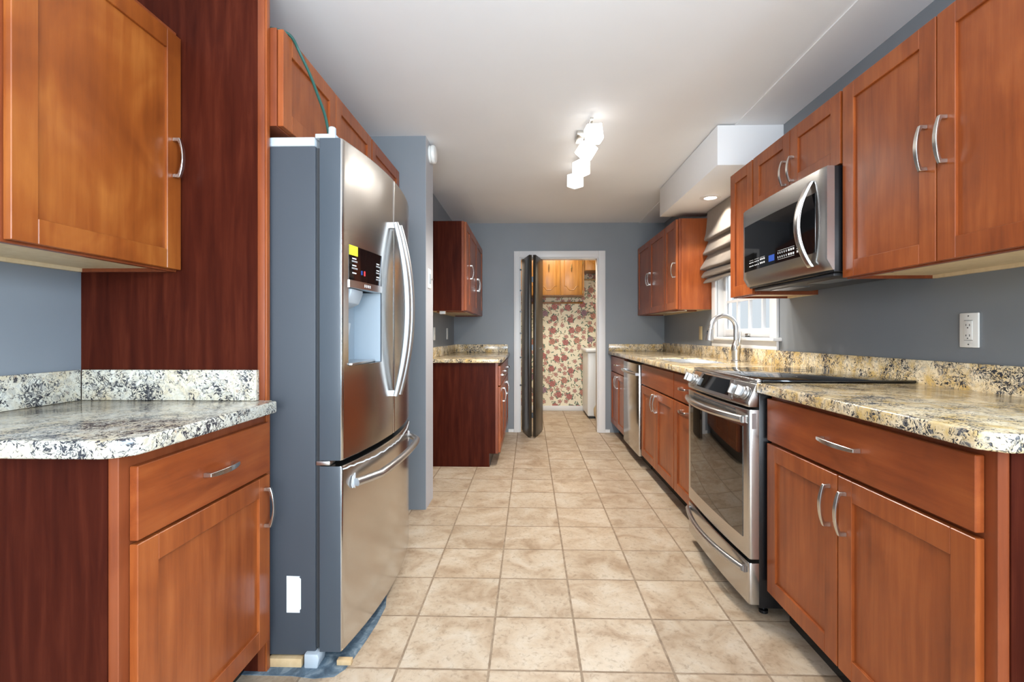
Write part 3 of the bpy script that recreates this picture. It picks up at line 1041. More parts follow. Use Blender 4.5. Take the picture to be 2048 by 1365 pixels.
# near base cabinet
N = thing('base_cabinet', (1.25, 1.49, 0), 'wide cherry base cabinet with one drawer over two doors at the right front', 'cabinet')
base_body(N, -1, GX, XR - 0.001, 1.018, 1.950, GZ - 0.001, side=-1)
d = slabfront(N, -1, GX - 0.001, 1.046, 1.944, 0.728, 0.893, CHERRY_H)
pull(d, -1, GX - 0.021, 1.490, 0.815, L=0.18, along='y')
for y0, y1, hy in ((1.508, 1.944, 1.543), (1.046, 1.502, 1.467)):
    d = shaker(N, -1, GX - 0.001, y0, y1, 0.128, 0.716, CHERRY)
    pull(d, -1, GX - 0.021, hy, 0.612)
NC = thing('countertop', (1.25, 1.45, GZ), 'golden granite countertop over the wide right front cabinet, this side of the range', 'countertop')
pts = [(0.945, 0.975), (XR - 0.024, 0.975), (XR - 0.024, 1.968), (0.910, 1.968), (0.910, 1.010)]
MB().prism(pts, 2, GZ, 0.952).build('slab', GRANITE, NC, bev=0.006, seg=3)

# range
RG = thing('range', (1.22, 2.35, 0), 'stainless slide-in range with glass cooktop and front knobs', 'range')
RY0, RY1, RYM = 1.975, 2.720, 2.3475
MB().box(0.925, 1.530, RY0, RY1, 0.040, 0.948).build('case', BLACK, RG, bev=0.003)
for x in (0.945, 1.46):
    for y in (RY0 + 0.03, RY1 - 0.07):
        MB().lathe([(0.018, 0.0), (0.018, 0.012), (0.008, 0.014), (0.008, 0.040)], (x + 0.02, y + 0.02, 0.0), (0, 0, 1), 14).build('foot', BLACK, RG)
MB().box(0.935, 1.536, RY0 - 0.014, RY1 + 0.012, 0.9535, 0.964).build('cooktop', BLACKGLASS, RG, bev=0.002)
tr = MB().box(0.916, 0.934, RY0 - 0.002, RY1 + 0.002, 0.9485, 0.9635)
tr.build('cooktop_trim', STEEL, RG, bev=0.002)
PRINT = plain('grey_print', (0.10, 0.10, 0.10), 0.3)
for cx_, cy_, rr in ((1.08, 2.17, 0.09), (1.08, 2.53, 0.11), (1.36, 2.17, 0.11), (1.36, 2.53, 0.08)):
    bz = MB()
    ring = []
    for k in range(37):
        a = 2 * math.pi * k / 36
        ring.append([(cx_ + (rr + q) * math.cos(a), cy_ + (rr + q) * math.sin(a), z) for q, z in ((-0.001, 0.9641), (0.001, 0.9641), (0.001, 0.9644), (-0.001, 0.9644))])
    bz.loft(ring)
    bz.build('burner_mark', PRINT, RG)


def range_x(y):
    t = (y - RYM) / 0.3725
    return 0.884 - 0.012 * (1 - t * t)


# slanted control fascia, bowed like the door
secs = []
for k in range(17):
    y = RY0 + (RY1 - RY0) * k / 16
    xb = range_x(y)
    secs.append([(0.9245, y, 0.853), (xb, y, 0.853), (xb - 0.002, y, 0.872), (xb + 0.030, y, 0.9475), (0.9245, y, 0.9475)])
fa = MB().loft(secs).build('control_panel', STEEL, RG, bev=0.002)
# display on the slope
nrm = Vector((-0.0755, 0, 0.032)).normalized()


def slope(y, t):
    """t 0..1 up the slope"""
    xb = range_x(y)
    return Vector((xb - 0.002 + 0.032 * t, y, 0.872 + 0.0755 * t))


def slope_poly(ya0, ya1, yb0, yb1, t0, t1, o0, o1):
    m = MB()
    secs = []
    n = 10
    for k in range(n + 1):
        q = k / n
        lo, hi = ya0 + (ya1 - ya0) * q, yb0 + (yb1 - yb0) * q
        a, b = slope(lo, t0), slope(hi, t1)
        secs.append([a + nrm * o0, a + nrm * o1, b + nrm * o1, b + nrm * o0])
    return m.loft(secs)


slope_poly(2.150, 2.560, 2.195, 2.520, 0.08, 0.92, 0.0004, 0.0022).build('display', BLACKGLASS, fa)
slope_poly(2.118, 2.150, 2.160, 2.195, 0.02, 0.98, 0.0004, 0.0032).build('display_trim', CHROME, fa)
slope_poly(2.560, 2.588, 2.520, 2.552, 0.02, 0.98, 0.0004, 0.0032).build('display_trim', CHROME, fa)
slope_poly(2.118, 2.588, 2.128, 2.578, -0.10, 0.06, 0.0004, 0.0035).build('display_trim', CHROME, fa)
for y in (2.022, 2.082, 2.628, 2.680):
    c0 = slope(y, 0.42) + nrm * 0.0005
    kb = MB().lathe([(0.0285, 0.0), (0.0285, 0.006), (0.024, 0.008), (0.023, 0.018), (0.020, 0.020)], c0, nrm, 24).build('knob', HANDLE, fa)
    up = Vector((0.032, 0, 0.0755)).normalized()
    yy = Vector((0, 1, 0))
    gsec = []
    for q, w in ((-0.022, 0.006), (-0.019, 0.0085), (0.019, 0.0085), (0.022, 0.006)):
        cc = c0 + up * q
        gsec.append([cc + yy * (-w) + nrm * 0.0202, cc + yy * w + nrm * 0.0202, cc + yy * (w * 0.6) + nrm * 0.044, cc - yy * (w * 0.6) + nrm * 0.044])
    MB().loft(gsec).build('grip', HANDLE, kb, bev=0.0015)
# oven door
od = curved(RY0, RY1, 0.238, 0.842, 0.9245, range_x, r=0.010, s=-1).build('oven_door', STEEL, RG)
patch(RY0 + 0.048, RY1 - 0.050, 0.312, 0.768, range_x, -0.0022, 0.004, 14).build('window', OVENGLASS, od)
vs = MB()
for k in range(6):
    y0 = RY0 + 0.115 + k * 0.088
    for z in (0.812, 0.826):
        a = [range_x(y0) - 0.0012, range_x(y0 + 0.08) - 0.0012]
        vs.loft([[(a[0], y0, z), (a[0] + 0.002, y0, z), (a[0] + 0.002, y0, z + 0.006), (a[0], y0, z + 0.006)], [(a[1], y0 + 0.08, z), (a[1] + 0.002, y0 + 0.08, z), (a[1] + 0.002, y0 + 0.08, z + 0.006), (a[1], y0 + 0.08, z + 0.006)]])
vs.build('vent_slots', SLOT, od)


def hbow(parent, z, bow, r, fx, m0, dz=0.0):
    pts, rad = [], []
    for k in range(27):
        t = -1 + 2 * k / 26
        y = RYM + 0.345 * t
        b = 1 - t * t
        pts.append((fx(y) - 0.010 - bow * b, y, z + dz * b))
        rad.append(r)
    h = MB().tube(pts, rad, 14)
    for t in (-1, 1):
        y = RYM + 0.345 * t
        h.box(fx(y) - 0.012, fx(y) - 0.0005, y - 0.011, y + 0.011, z - 0.012, z + 0.012)
    h.build('handle', m0, parent)


hbow(od, 0.800, 0.040, 0.0165, range_x, STEEL)
ow = curved(RY0, RY1, 0.055, 0.222, 0.9245, range_x, r=0.010, s=-1).build('warming_drawer', STEEL, RG)
hbow(ow, 0.190, 0.036, 0.0125, range_x, CHROME)
MB().box(0.895, 0.912, RY0 - 0.0012, RY0 - 0.0002, 0.765, 0.828).build('side_tab', CHROME, od)

# narrow base + sink base + dishwasher + far corner base
K = thing('base_cabinet', (1.25, 2.96, 0), 'narrow cherry pull-out base cabinet beside the far side of the range', 'cabinet')
base_body(K, -1, GX, XR - 0.001, 2.738, 3.188, GZ - 0.001)
d = slabfront(K, -1, GX - 0.001, 2.744, 3.183, 0.728, 0.893, CHERRY_H)
pull(d, -1, GX - 0.021, 2.965, 0.812, along='y')
d = shaker(K, -1, GX - 0.001, 2.744, 3.183, 0.128, 0.716, CHERRY)
pull(d, -1, GX - 0.021, 2.965, 0.672, along='y')
K = thing('base_cabinet', (1.25, 3.64, 0), 'cherry sink base cabinet with two doors below the faucet', 'cabinet')
base_body(K, -1, GX, XR - 0.001, 3.190, 4.108, GZ - 0.001)
# hollow for the sink: the bowl is shallow and stays inside its own cut-out above the body top
slabfront(K, -1, GX - 0.001, 3.195, 4.102, 0.728, 0.893, CHERRY_H, name='false_drawer')
for y0, y1, hy in ((3.195, 3.647, 3.610), (3.651, 4.102, 3.688)):
    d = shaker(K, -1, GX - 0.001, y0, y1, 0.128, 0.716, CHERRY)
    pull(d, -1, GX - 0.021, hy, 0.625)
DW = thing('dishwasher', (1.25, 4.47, 0), 'narrow stainless dishwasher between cherry base cabinets below the granite', 'dishwasher')
MB().box(0.975, XR - 0.03, 4.125, 4.825, 0.10, 0.900).build('tub', RUBBER, DW)
MB().box(1.03, XR - 0.03, 4.125, 4.825, 0.0, 0.0995).build('base', BLACK, DW)
MB().box(0.930, 0.9745, 4.155, 4.822, 0.10, 0.885).build('door', STEEL_V, DW, bev=0.004)
pts = []
for k in range(21):
    t = -1 + 2 * k / 20
    pts.append((0.912 - 0.022 * (1 - t * t), 4.488 + 0.315 * t, 0.800))
h = MB().tube(pts, 0.0125, 12)
for t in (-1, 1):
    h.box(0.908, 0.9295, 4.488 + 0.31 * t - 0.012, 4.488 + 0.31 * t + 0.012, 0.789, 0.811)
h.build('handle', CHROME, DW)
K = thing('base_cabinet', (1.25, 5.23, 0), 'cherry base cabinet with one drawer over two doors in the far right corner', 'cabinet')
base_body(K, -1, GX, XR - 0.001, 4.835, 5.648, GZ - 0.001)
d = slabfront(K, -1, GX - 0.001, 4.840, 5.640, 0.728, 0.893, CHERRY_H)
pull(d, -1, GX - 0.021, 5.24, 0.812, along='y')
for y0, y1, hy in ((4.840, 5.238, 5.202), (5.242, 5.640, 5.278)):
    d = shaker(K, -1, GX - 0.001, y0, y1, 0.128, 0.716, CHERRY)
    pull(d, -1, GX - 0.021, hy, 0.625)

# far counter with the sink cut-out; backsplash runs the whole wall
SC = thing('countertop', (1.25, 4.2, GZ), 'long golden granite countertop around the sink, beyond the range', 'countertop')
xs, ys = [0.910, 1.03, 1.385, XR - 0.0225], [2.728, 3.30, 4.00, 5.648]
MB().slab(xs, ys, GZ, 0.9505, {(1, 1)}).build('slab', GRANITE, SC, bev=0.005, seg=3)
BS = thing('backsplash', (1.55, 3.3, 0.95), 'long low granite backsplash along the right wall behind range and sink', 'backsplash')
MB().box(XR - 0.022, XR - 0.001, 0.975, 5.648, 0.9145, 1.046).build('long_strip', GRANITE, BS, bev=0.002)
MB().box(0.915, XR - 0.0225, 5.628, 5.648, 0.951, 1.030).build('return_strip', GRANITE, BS, bev=0.002)
SK = thing('sink', (1.2, 3.65, 0.94), 'stainless undermount sink set into the granite below the window', 'sink')
sk = MB()
sk.box(1.032, 1.383, 3.302, 3.998, 0.9135, 0.918)
sk.box(1.032, 1.036, 3.302, 3.998, 0.918, 0.944).box(1.379, 1.383, 3.302, 3.998, 0.918, 0.944)
sk.box(1.036, 1.379, 3.302, 3.306, 0.918, 0.944).box(1.036, 1.379, 3.994, 3.998, 0.918, 0.944)
sk.build('bowl', STEEL, SK)
MB().lathe([(0.04, 0), (0.04, 0.002), (0.03, 0.003)], (1.2, 3.65, 0.918), (0, 0, 1), 20).build('drain', CHROME, SK)

# faucet
FA = thing('faucet', (1.462, 3.47, 0.951), 'tall brushed nickel gooseneck faucet with pull-down spray head', 'faucet')
fxx, fyy = 1.462, 3.47
MB().lathe([(0.033, 0), (0.033, 0.008), (0.027, 0.014), (0.027, 0.040), (0.032, 0.075), (0.033, 0.095), (0.026, 0.125), (0.017, 0.145), (0.015, 0.16)], (fxx, fyy, 0.951), (0, 0, 1), 24).build('base', NICKEL, FA)
pts = [(fxx, fyy, 1.105 + 0.02 * k) for k in range(5)]
rad_ = 0.088
cxx, czz = fxx - rad_, 1.190
for k in range(1, 17):
    a = math.pi * k / 16 * 0.97
    pts.append((cxx + rad_ * math.cos(a), fyy, czz + rad_ * math.sin(a)))
MB().tube(pts, 0.0165, 16).build('neck', CHROME, FA)
ex, ez = pts[-1][0], pts[-1][2]
MB().lathe([(0.017, 0), (0.020, 0.002), (0.020, 0.012), (0.018, 0.015), (0.021, 0.04), (0.027, 0.080), (0.028, 0.096), (0.021, 0.099)], (ex, fyy, ez), (-0.12, 0, -1), 20).build('spray_head', CHROME, FA)
MB().box(ex - 0.028, ex - 0.020, fyy - 0.006, fyy + 0.006, ez - 0.06, ez - 0.025).build('spray_button', BLACK, FA, bev=0.002)
MB().tube(smooth([(fxx, fyy - 0.030, 1.040), (fxx, fyy - 0.052, 1.075), (fxx + 0.003, fyy - 0.058, 1.12), (fxx + 0.004, fyy - 0.060, 1.165)]), [0.015] * 6 + [0.010] * 6 + [0.008] * 6 + [0.007], 12, flat=0.8).build('lever', NICKEL, FA)

# upper cabinets, near group
PX = 1.228
U = thing('wall_cabinet', (1.4, 1.46, 1.365), 'large cherry wall cabinet with two tall doors at upper right', 'cabinet')
upper_body(U, -1, PX, XR - 0.001, 1.020, 1.905, 1.362, 2.100)
for y0, y1, hy in ((1.026, 1.466, 1.434), (1.471, 1.899, 1.505)):
    d = shaker(U, -1, PX - 0.001, y0, y1, 1.366, 2.097, CHERRY)
    pull(d, -1, PX - 0.021, hy, 1.715, L=0.140)
U = thing('wall_cabinet', (1.4, 2.28, 1.81), 'short two-door cherry wall cabinet above the microwave', 'cabinet')
MB().box(PX, XR - 0.001, 1.908, 2.652, 1.812, 2.100).build('body', FRAME, U, bev=0.0012, seg=1)
for y0, y1, hy in ((1.914, 2.276, 2.245), (2.281, 2.646, 2.312)):
    d = shaker(U, -1, PX - 0.001, y0, y1, 1.814, 2.097, CHERRY)
    pull(d, -1, PX - 0.021, hy, 1.905, L=0.120)
U = thing('wall_cabinet', (1.4, 2.79, 1.365), 'narrow single-door cherry wall cabinet between microwave and window shade', 'cabinet')
upper_body(U, -1, PX, XR - 0.001, 2.655, 2.948, 1.362, 2.100)
shaker(U, -1, PX - 0.001, 2.660, 2.943, 1.366, 2.097, CHERRY)
# light strip under the large cabinet
LS = thing('led_strip', (1.27, 1.4, 1.372), 'dotted led light strip under the large right wall cabinet', 'light strip')
MB().box(1.262, 1.272, 1.06, 1.70, 1.3715, 1.374).build('strip', PLASTIC, LS)
ld = MB()
for k in range(46):
    y = 1.07 + k * 0.0136
    ld.box(1.264, 1.270, y, y + 0.006, 1.3702, 1.3714)
ld.build('diodes', LEDDOT, LS)
MB().tube([(1.267, 1.700, 1.3705), (1.268, 1.725, 1.3685), (1.272, 1.74, 1.3700)], 0.004, 8).build('connector', BLACK, LS)
tag(MB().box(1.245, 1.262, 1.20, 1.245, 1.3700, 1.3710).build('tape_piece', BLUETAPE), 'scrap of blue tape under the large right wall cabinet', 'tape')

# microwave
MW = thing('microwave', (1.35, 2.28, 1.39), 'stainless over-the-range microwave with curved vertical handle', 'microwave')
MY0, MY1 = 1.912, 2.648
MYM = (MY0 + MY1) / 2


def mw_x(y):
    t = (y - MYM) / 0.368
    return 1.150 - 0.010 * (1 - t * t)


MB().box(1.186, XR - 0.001, MY0 + 0.004, MY1 - 0.004, 1.392, 1.808).build('case', BLACK, MW, bev=0.003)
mz0, mz1 = 1.400, 1.806
secs = []
for k in range(25):
    y = MY0 + (MY1 - MY0) * k / 24
    x = mw_x(y)
    dd = min(y - MY0, MY1 - y)
    if dd < 0.008:
        x += 0.006
    secs.append([(1.1855, y, mz0), (x + 0.024, y, mz0), (x, y, mz0 + 0.042), (x, y, mz1 - 0.004), (x + 0.004, y, mz1), (1.1855, y, mz1)])
mf = MB().loft(secs).build('front', STEEL, MW)
patch(1.972, 2.612, 1.476, 1.716, mw_x, -0.0018, 0.004, 14).build('door_glass', BLACKGLASS, mf)
bt = MB()


def mbtn(y0, y1, z0, z1):
    a, b = mw_x(y0) - 0.0026, mw_x(y1) - 0.0026
    bt.loft([[(a, y0, z0), (a + 0.0007, y0, z0), (a + 0.0007, y0, z1), (a, y0, z1)], [(b, y1, z0), (b + 0.0007, y1, z0), (b + 0.0007, y1, z1), (b, y1, z1)]])


for g in range(3):
    for k in range(3):
        y = 2.548 - g * 0.062 - k * 0.018
        for z in (1.496, 1.514):
            w = (0.011, 0.009, 0.012)[k]
            mbtn(y - w, y, z, z + (0.004, 0.004, 0.008)[g])
    mbtn(2.50 - g * 0.062, 2.548 - g * 0.062, 1.527, 1.528)
bt.build('button_prints', BUTTON, mf)
bt = MB()
for k in range(8):
    y = 2.250 - k * 0.0175
    for z in (1.496, 1.515):
        w = 0.004 if k < 5 else 0.011
        mbtn(y - w, y, z, z + 0.009)
for z0, z1 in ((1.522, 1.525), (1.512, 1.515), (1.497, 1.506)):
    mbtn(2.086, 2.097, z0, z1)
mbtn(2.115, 2.25, 1.4895, 1.4905)
mbtn(2.115, 2.25, 1.5295, 1.5305)
bt.build('button_prints', BUTTON, mf)
patch(2.282, 2.335, 1.493, 1.522, mw_x, -0.0027, -0.0019, 4).build('blue_display', BLUELED, mf)
secs = []
for k in range(25):
    t = -1 + 2 * k / 24
    b = 1 - t * t
    y = 1.998 + 0.016 * b
    x = 1.150 - 0.002 - 0.048 * b
    z = 1.595 + 0.175 * t
    secs.append([(x - 0.012, y - 0.015, z), (x - 0.012, y + 0.015, z), (x, y + 0.018, z), (x, y - 0.018, z)])
MB().loft(secs).build('handle', STEEL, mf, bev=0.003)
ub = MB().box(1.20, 1.50, MY0 + 0.03, MY1 - 0.03, 1.378, 1.3915)
ub.build('underside_grille', plain('dark_grille', (0.03, 0.03, 0.032), 0.4), MW, bev=0.004)
MB().box(1.25, 1.34, MY0 + 0.10, MY0 + 0.30, 1.3745, 1.3778).box(1.25, 1.34, MY1 - 0.30, MY1 - 0.10, 1.3745, 1.3778).build('filter_panels', STEEL, MW)

# far right uppers
VX = 1.270
U = thing('wall_cabinet', (1.42, 4.33, 1.355), 'single-door cherry wall cabinet with bright side next to the window shade', 'cabinet')
upper_body(U, -1, VX, XR - 0.001, 4.165, 4.524, 1.358, 2.135, side=-1)
d = shaker(U, -1, VX - 0.001, 4.172, 4.520, 1.362, 2.130, CHERRY)
pull(d, -1, VX - 0.021, 4.208, 1.70)
U = thing('wall_cabinet', (1.42, 5.08, 1.355), 'two-door cherry wall cabinet in the far right corner', 'cabinet')
upper_body(U, -1, VX, XR - 0.001, 4.527, 5.640, 1.358, 2.135)
for y0, y1, hy in ((4.532, 5.081, 5.118 - 0.074), (5.087, 5.634, 5.124)):
    d = shaker(U, -1, VX - 0.001, y0, y1, 1.362, 2.130, CHERRY)
    pull(d, -1, VX - 0.021, hy, 1.72)
wr = smooth([(1.33, 4.22, 1.362), (1.38, 4.30, 1.352), (1.36, 4.45, 1.355), (1.31, 4.62, 1.350), (1.34, 4.85, 1.362)])
tag(MB().tube(wr, 0.0028, 6).build('thin_wire', PLASTIC), 'thin pale wire sagging under the far right wall cabinets', 'wire')

# outlets on the right wall
GF = thing('wall_outlet', (XR, 1.752, 1.16), 'large white ground-fault outlet on the right wall above the near counter', 'outlet')
gy = 1.752
MB().box(XR - 0.008, XR - 0.0005, gy - 0.037, gy + 0.037, 1.101, 1.224).build('cover_plate', PLASTIC, GF, bev=0.003)
gi = MB().box(XR - 0.0105, XR - 0.0082, gy - 0.0165, gy + 0.0165, 1.129, 1.196).build('receptacle', PLASTIC, GF, bev=0.001)
sl = MB()
for z in (1.144, 1.181):
    sl.box(XR - 0.0112, XR - 0.0106, gy - 0.0085, gy - 0.0065, z - 0.004, z + 0.004).box(XR - 0.0112, XR - 0.0106, gy + 0.0055, gy + 0.0075, z - 0.003, z + 0.003)
for z in (1.171, 1.134):
    sl.box(XR - 0.0112, XR - 0.0106, gy - 0.002, gy + 0.002, z - 0.002, z + 0.002)
for z in (1.1975, 1.1265):
    sl.box(XR - 0.009, XR - 0.0083, gy - 0.0165, gy + 0.0165, z - 0.0005, z + 0.0005)
for z in (1.213, 1.112):
    sl.box(XR - 0.009, XR - 0.0083, gy - 0.002, gy + 0.002, z - 0.002, z + 0.002)
sl.build('slots', SLOT, gi)
AO = thing('wall_outlet', (XR, 4.45, 1.155), 'small almond outlet plate on the right wall left of the faucet', 'outlet')
MB().box(XR - 0.007, XR - 0.0005, 4.412, 4.484, 1.095, 1.218).build('cover_plate', ALMOND, AO, bev=0.002)
for z in (1.135, 1.178):
    MB().box(XR - 0.009, XR - 0.0072, 4.432, 4.464, z - 0.014, z + 0.014).build('receptacle', ALMOND, AO, bev=0.003)

# roman shade over the window
RS = thing('roman_shade', (1.48, 3.6, 2.18), 'taupe fabric roman shade drawn up in folds over the sink window', 'shade')
prof = [(1.505, 2.185), (1.500, 2.10), (1.490, 2.00), (1.478, 1.955), (1.484, 1.935), (1.512, 1.932),
        (1.500, 1.90), (1.484, 1.86), (1.470, 1.835), (1.476, 1.818), (1.508, 1.815),
        (1.490, 1.78), (1.462, 1.735), (1.444, 1.705), (1.448, 1.688), (1.500, 1.684),
        (1.475, 1.668), (1.455, 1.640), (1.450, 1.625), (1.462, 1.618), (1.505, 1.622),
        (1.490, 1.608), (1.478, 1.592), (1.482, 1.583), (1.518, 1.588)]
pp2 = smooth([(a, 0, b) for a, b in prof], 3)
NYS = 26
sh = MB()
rows = []
for j in range(NYS + 1):
    y = 3.035 + (4.140 - 3.035) * j / NYS
    row = []
    for i, p in enumerate(pp2):
        wv = math.sin(y * 5.0 + i * 0.13) * 0.006 + math.sin(y * 13 + i * 0.31) * 0.003
        drop = (i / len(pp2))
        row.append((p.x + wv * drop, y, p.z + wv * 1.2 * drop))
    rows.append(row)
n = len(pp2)
V1 = [[sh.bm.verts.new(p) for p in r] for r in rows]
V2 = [[sh.bm.verts.new((p[0] + 0.004, p[1], p[2] + 0.002)) for p in r] for r in rows]
for j in range(NYS):
    for i in range(n - 1):
        sh.bm.faces.new((V1[j][i], V1[j + 1][i], V1[j + 1][i + 1], V1[j][i + 1]))
        sh.bm.faces.new((V2[j][i], V2[j][i + 1], V2[j + 1][i + 1], V2[j + 1][i]))
for j in range(NYS):
    for i in (0, n - 1):
        sh.bm.faces.new((V1[j][i], V1[j + 1][i], V2[j + 1][i], V2[j][i]))
for i in range(n - 1):
    for j in (0, NYS):
        sh.bm.faces.new((V1[j][i], V2[j][i], V2[j][i + 1], V1[j][i + 1]))
sh.build('fabric', FABRIC, RS)
MB().box(1.516, XR - 0.002, 3.04, 4.135, 2.150, 2.186).build('head_rail', WHITE, RS)

# ------------------------------------------------------------------ lights that show
RL = thing('recessed_light', (1.39, 3.72, 2.19), 'round recessed light set into the white soffit over the sink', 'light')
MB().lathe([(0.078, -0.0005), (0.078, -0.004), (0.046, -0.007), (0.046, -0.0005)], (1.375, 3.72, 2.19), (0, 0, 1), 32).build('trim_ring', WHITE, RL)
MB().lathe([(0.045, -0.0006), (0.045, -0.003), (0.0, -0.004)], (1.375, 3.72, 2.19), (0, 0, 1), 32).build('lens', LAMPDISC, RL)
l = bpy.data.lights.new('recessed_lamp', 'SPOT')
l.energy, l.color, l.spot_size, l.spot_blend, l.shadow_soft_size = 26, (1.0, 0.96, 0.90), R(125), 0.35, 0.04
o = bpy.data.objects.new('recessed_lamp', l)
COL.objects.link(o)
o.location = (1.375, 3.72, 2.178)

TL = thing('track_light', (0.36, 3.25, CZ), 'ceiling track light bar with four lit glass cube shades', 'light')
MB().box(0.300, 0.405, 3.08, 3.24, CZ - 0.026, CZ - 0.0005).build('canopy', NICKEL, TL, bev=0.003)
MB().box(0.352, 0.372, 2.835, 3.80, CZ - 0.040, CZ - 0.0265).build('bar', NICKEL, TL, bev=0.002)
for (x, y, zt, yaw, tilt) in ((0.372, 2.880, 2.385, 0.12, -0.12), (0.390, 3.130, 2.375, 0.5, 0.55), (0.362, 3.430, 2.372, 0.55, 0.0), (0.350, 3.740, 2.382, 0.8, 0.0)):
    st_ = MB().tube([(0.362, y, CZ - 0.040), (0.364, y, zt + 0.018), (x, y, zt)], 0.006, 8)
    st_.lathe([(0.016, 0.0), (0.016, 0.012), (0.008, 0.018)], (x, y, zt - 0.004), (0, 0, 1), 16)
    a = st_.build('arm', NICKEL, TL)
    cb = MB().box(-0.045, 0.045, -0.045, 0.045, -0.098, -0.004)
    M = Matrix.Translation((x, y, zt)) @ Matrix.Rotation(tilt, 4, 'Y') @ Matrix.Rotation(yaw, 4, 'Z')
    bmesh.ops.transform(cb.bm, matrix=M, verts=cb.bm.verts[:])
    cb.build('glass_shade', LAMPGLASS, a, bev=0.004)
    fr_ = MB()
    cs_ = [(-0.0455, -0.0455), (0.0455, -0.0455), (0.0455, 0.0455), (-0.0455, 0.0455)]
    for q in range(4):
        (ax, ay), (bx, by) = cs_[q], cs_[(q + 1) % 4]
        fr_.tube([M @ Vector((ax, ay, -0.098)), M @ Vector((ax, ay, -0.004))], 0.0011, 6)
        for zz in (-0.098, -0.004):
            fr_.tube([M @ Vector((ax, ay, zz)), M @ Vector((bx, by, zz))], 0.0011, 6)
    fr_.build('shade_frame', NICKEL, a)
    pc = M @ Vector((0, 0, -0.150))
    l = bpy.data.lights.new('track_bulb', 'SPOT')
    l.energy, l.color, l.spot_size, l.spot_blend, l.shadow_soft_size = 38, (1.0, 0.94, 0.85), R(150), 0.6, 0.045
    o = bpy.data.objects.new('track_bulb', l)
    COL.objects.link(o)
    o.location = pc

# ------------------------------------------------------------------ bifold door
BD = bpy.data.objects.new('door_1', None)
COL.objects.link(BD)
BD.location = (0.0, YF, 0)
BD['kind'] = 'structure'


def leaf(x0, y0, x1, y1, th=0.032):
    a, b = Vector((x0, y0, 0)), Vector((x1, y1, 0))
    d = (b - a).normalized()
    nn = Vector((-d.y, d.x, 0)) * th / 2
    pts = [(a + nn), (b + nn), (b - nn), (a - nn)]
    return MB().prism([(p.x, p.y) for p in pts], 2, 0.014, 2.022)


p1 = leaf(-0.082, 5.730, 0.006, 5.335).build('leaf', ESPRESSO, BD, bev=0.002)
p2 = leaf(0.050, 5.335, 0.138, 5.730).build('leaf', ESPRESSO, BD, bev=0.002)
hg = MB()
for z in (0.25, 1.0, 1.75):
    hg.box(0.020, 0.036, 5.327, 5.345, z - 0.03, z + 0.03)
hg.build('hinges', BLACK, p1)
for z in (1.898, 1.655, 1.409, 1.156, 0.873, 0.549):
    MB().box(DX0 + 0.0025, DX0 + 0.024, YF - 0.004, YF - 0.0005, z - 0.009, z + 0.009).build('jamb_dash', ESPRESSO, BD)  # short dark dashes down the left jamb
MB().lathe([(0.006, 0), (0.006, 0.012), (0.014, 0.018), (0.015, 0.026), (0.009, 0.032)], (0.112, 5.52, 0.98), (0.975, -0.22, 0), 16).build('knob', NICKEL, p2)
MB().box(DX0 + 0.016, DX1 - 0.016, 5.715, 5.740, 2.0275, 2.0415 - 0.015 + 0.0).build('track', NICKEL, BD)

# ------------------------------------------------------------------ laundry room things
OC = thing('oak_cabinet', (0.3, 7.06, 1.69), 'honey oak wall cabinet with two carved doors in the laundry room', 'cabinet')
oy = 6.90


def oak_door(parent, x0, x1, z0, z1, yf):
    d = MB().box(x0, x1, yf - 0.019, yf, z0, z1).build('door', OAK, parent, bev=0.003)
    m = MB()
    cx0, cx1 = x0 + 0.055, x1 - 0.055
    xm = (x0 + x1) / 2
    zb = z0 + 0.075
    path = [(cx0, z1 - 0.06), (cx0, zb + 0.055), (cx0 + 0.03, zb + 0.048), (xm - 0.045, zb + 0.012), (xm - 0.035, zb), (xm + 0.035, zb), (xm + 0.045, zb + 0.012), (cx1 - 0.03, zb + 0.048), (cx1, zb + 0.055), (cx1, z1 - 0.06), (cx0, z1 - 0.06)]
    m.tube([(a, yf - 0.0195, b) for a, b in path], 0.005, 8)
    m.build('moulding', OAK, d)
    k = MB().lathe([(0.012, 0), (0.012, 0.003), (0.006, 0.006)], (xm, yf - 0.0192, (z0 + z1) / 2 + 0.02), (0, -1, 0), 12)
    k.tube([(xm, yf - 0.028, (z0 + z1) / 2 + 0.07), (xm, yf - 0.034, (z0 + z1) / 2 + 0.02), (xm, yf - 0.028, (z0 + z1) / 2 - 0.03)], 0.006, 8)
    k.build('drop_pull', BRASS, d)
    return d


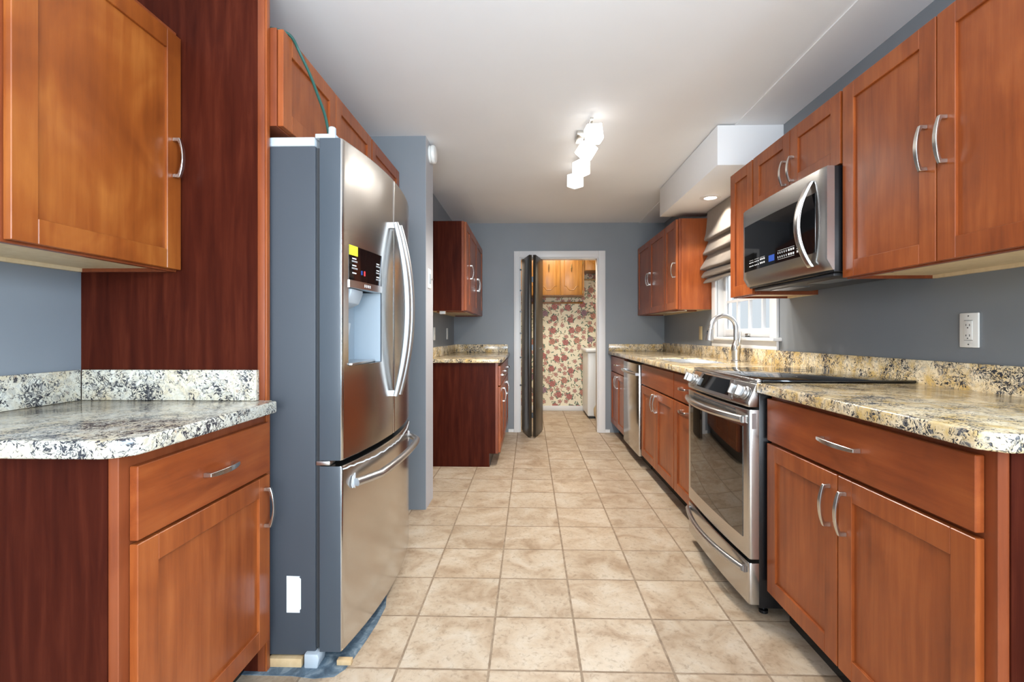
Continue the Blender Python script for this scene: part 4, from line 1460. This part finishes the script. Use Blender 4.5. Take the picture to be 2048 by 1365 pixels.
MB().box(-0.22, 0.772, oy, LY - 0.001, 1.690, 2.45).build('body', OAK, OC)
for x0, x1 in ((-0.21, 0.108), (0.114, 0.428), (0.434, 0.745)):
    dd_ = oak_door(OC, x0, x1, 1.700, 2.43, oy - 0.0005)
hb = MB()
for z in (1.745, 2.16):
    hb.box(0.746, 0.756, oy - 0.012, oy - 0.0005, z - 0.02, z + 0.02)
hb.build('hinges', BRASS, OC)
OC2 = thing('oak_cabinet', (1.1, 7.06, 2.05), 'short honey oak wall cabinet above the white washer in the laundry room', 'cabinet')
MB().box(0.776, 1.495, oy + 0.02, LY - 0.001, 2.045, 2.45).build('body', OAK, OC2)
oak_door(OC2, 0.786, 1.13, 2.053, 2.43, oy + 0.0195)
tag(MB().box(-0.22, 0.785, LY - 0.06, LY - 0.0005, 1.598, 1.622).build('wall_rail', OAK, bev=0.004), 'thin oak rail on the floral wallpaper under the longer oak cabinet', 'rail')
tag(MB().box(0.79, 1.495, LY - 0.06, LY - 0.0005, 1.945, 1.965).build('wall_rail', PINE, bev=0.004), 'thin pale rail on the floral wallpaper under the short oak cabinet', 'rail')

WM = thing('washing_machine', (1.1, 6.88, 0), 'white washing machine standing in the laundry room corner', 'washer')
MB().box(0.780, 1.42, 6.56, 7.20, 0.030, 0.895).build('cabinet', APPLIANCE, WM, bev=0.02, seg=4)
MB().box(0.755, 1.42, 6.545, 7.21, 0.897, 0.945).build('top', APPLIANCE, WM, bev=0.018, seg=4)
MB().box(1.30, 1.42, 6.55, 7.20, 0.946, 1.10).build('console', APPLIANCE, WM, bev=0.015, seg=3)
MB().box(0.80, 1.40, 6.58, 7.18, 0.0, 0.0295).build('plinth', RUBBER, WM)
HT = thing('baseboard_heater', (0.88, 6.2, 0), 'tan metal baseboard heater just inside the laundry doorway', 'heater')
MB().prism([(0.9145, 0.055), (0.862, 0.055), (0.852, 0.075), (0.852, 0.150), (0.880, 0.205), (0.9145, 0.205)], 1, 5.79, 6.48).build('cover', HEATER, HT, bev=0.003)
MB().box(0.870, 0.9145, 5.79, 6.48, 0.0, 0.0545).build('base', BLACK, HT)
area('laundry_ceiling_light', (0.35, 6.30, 2.48), (0, 0, 0), 0.5, 0.5, 25, (1.0, 0.93, 0.80))
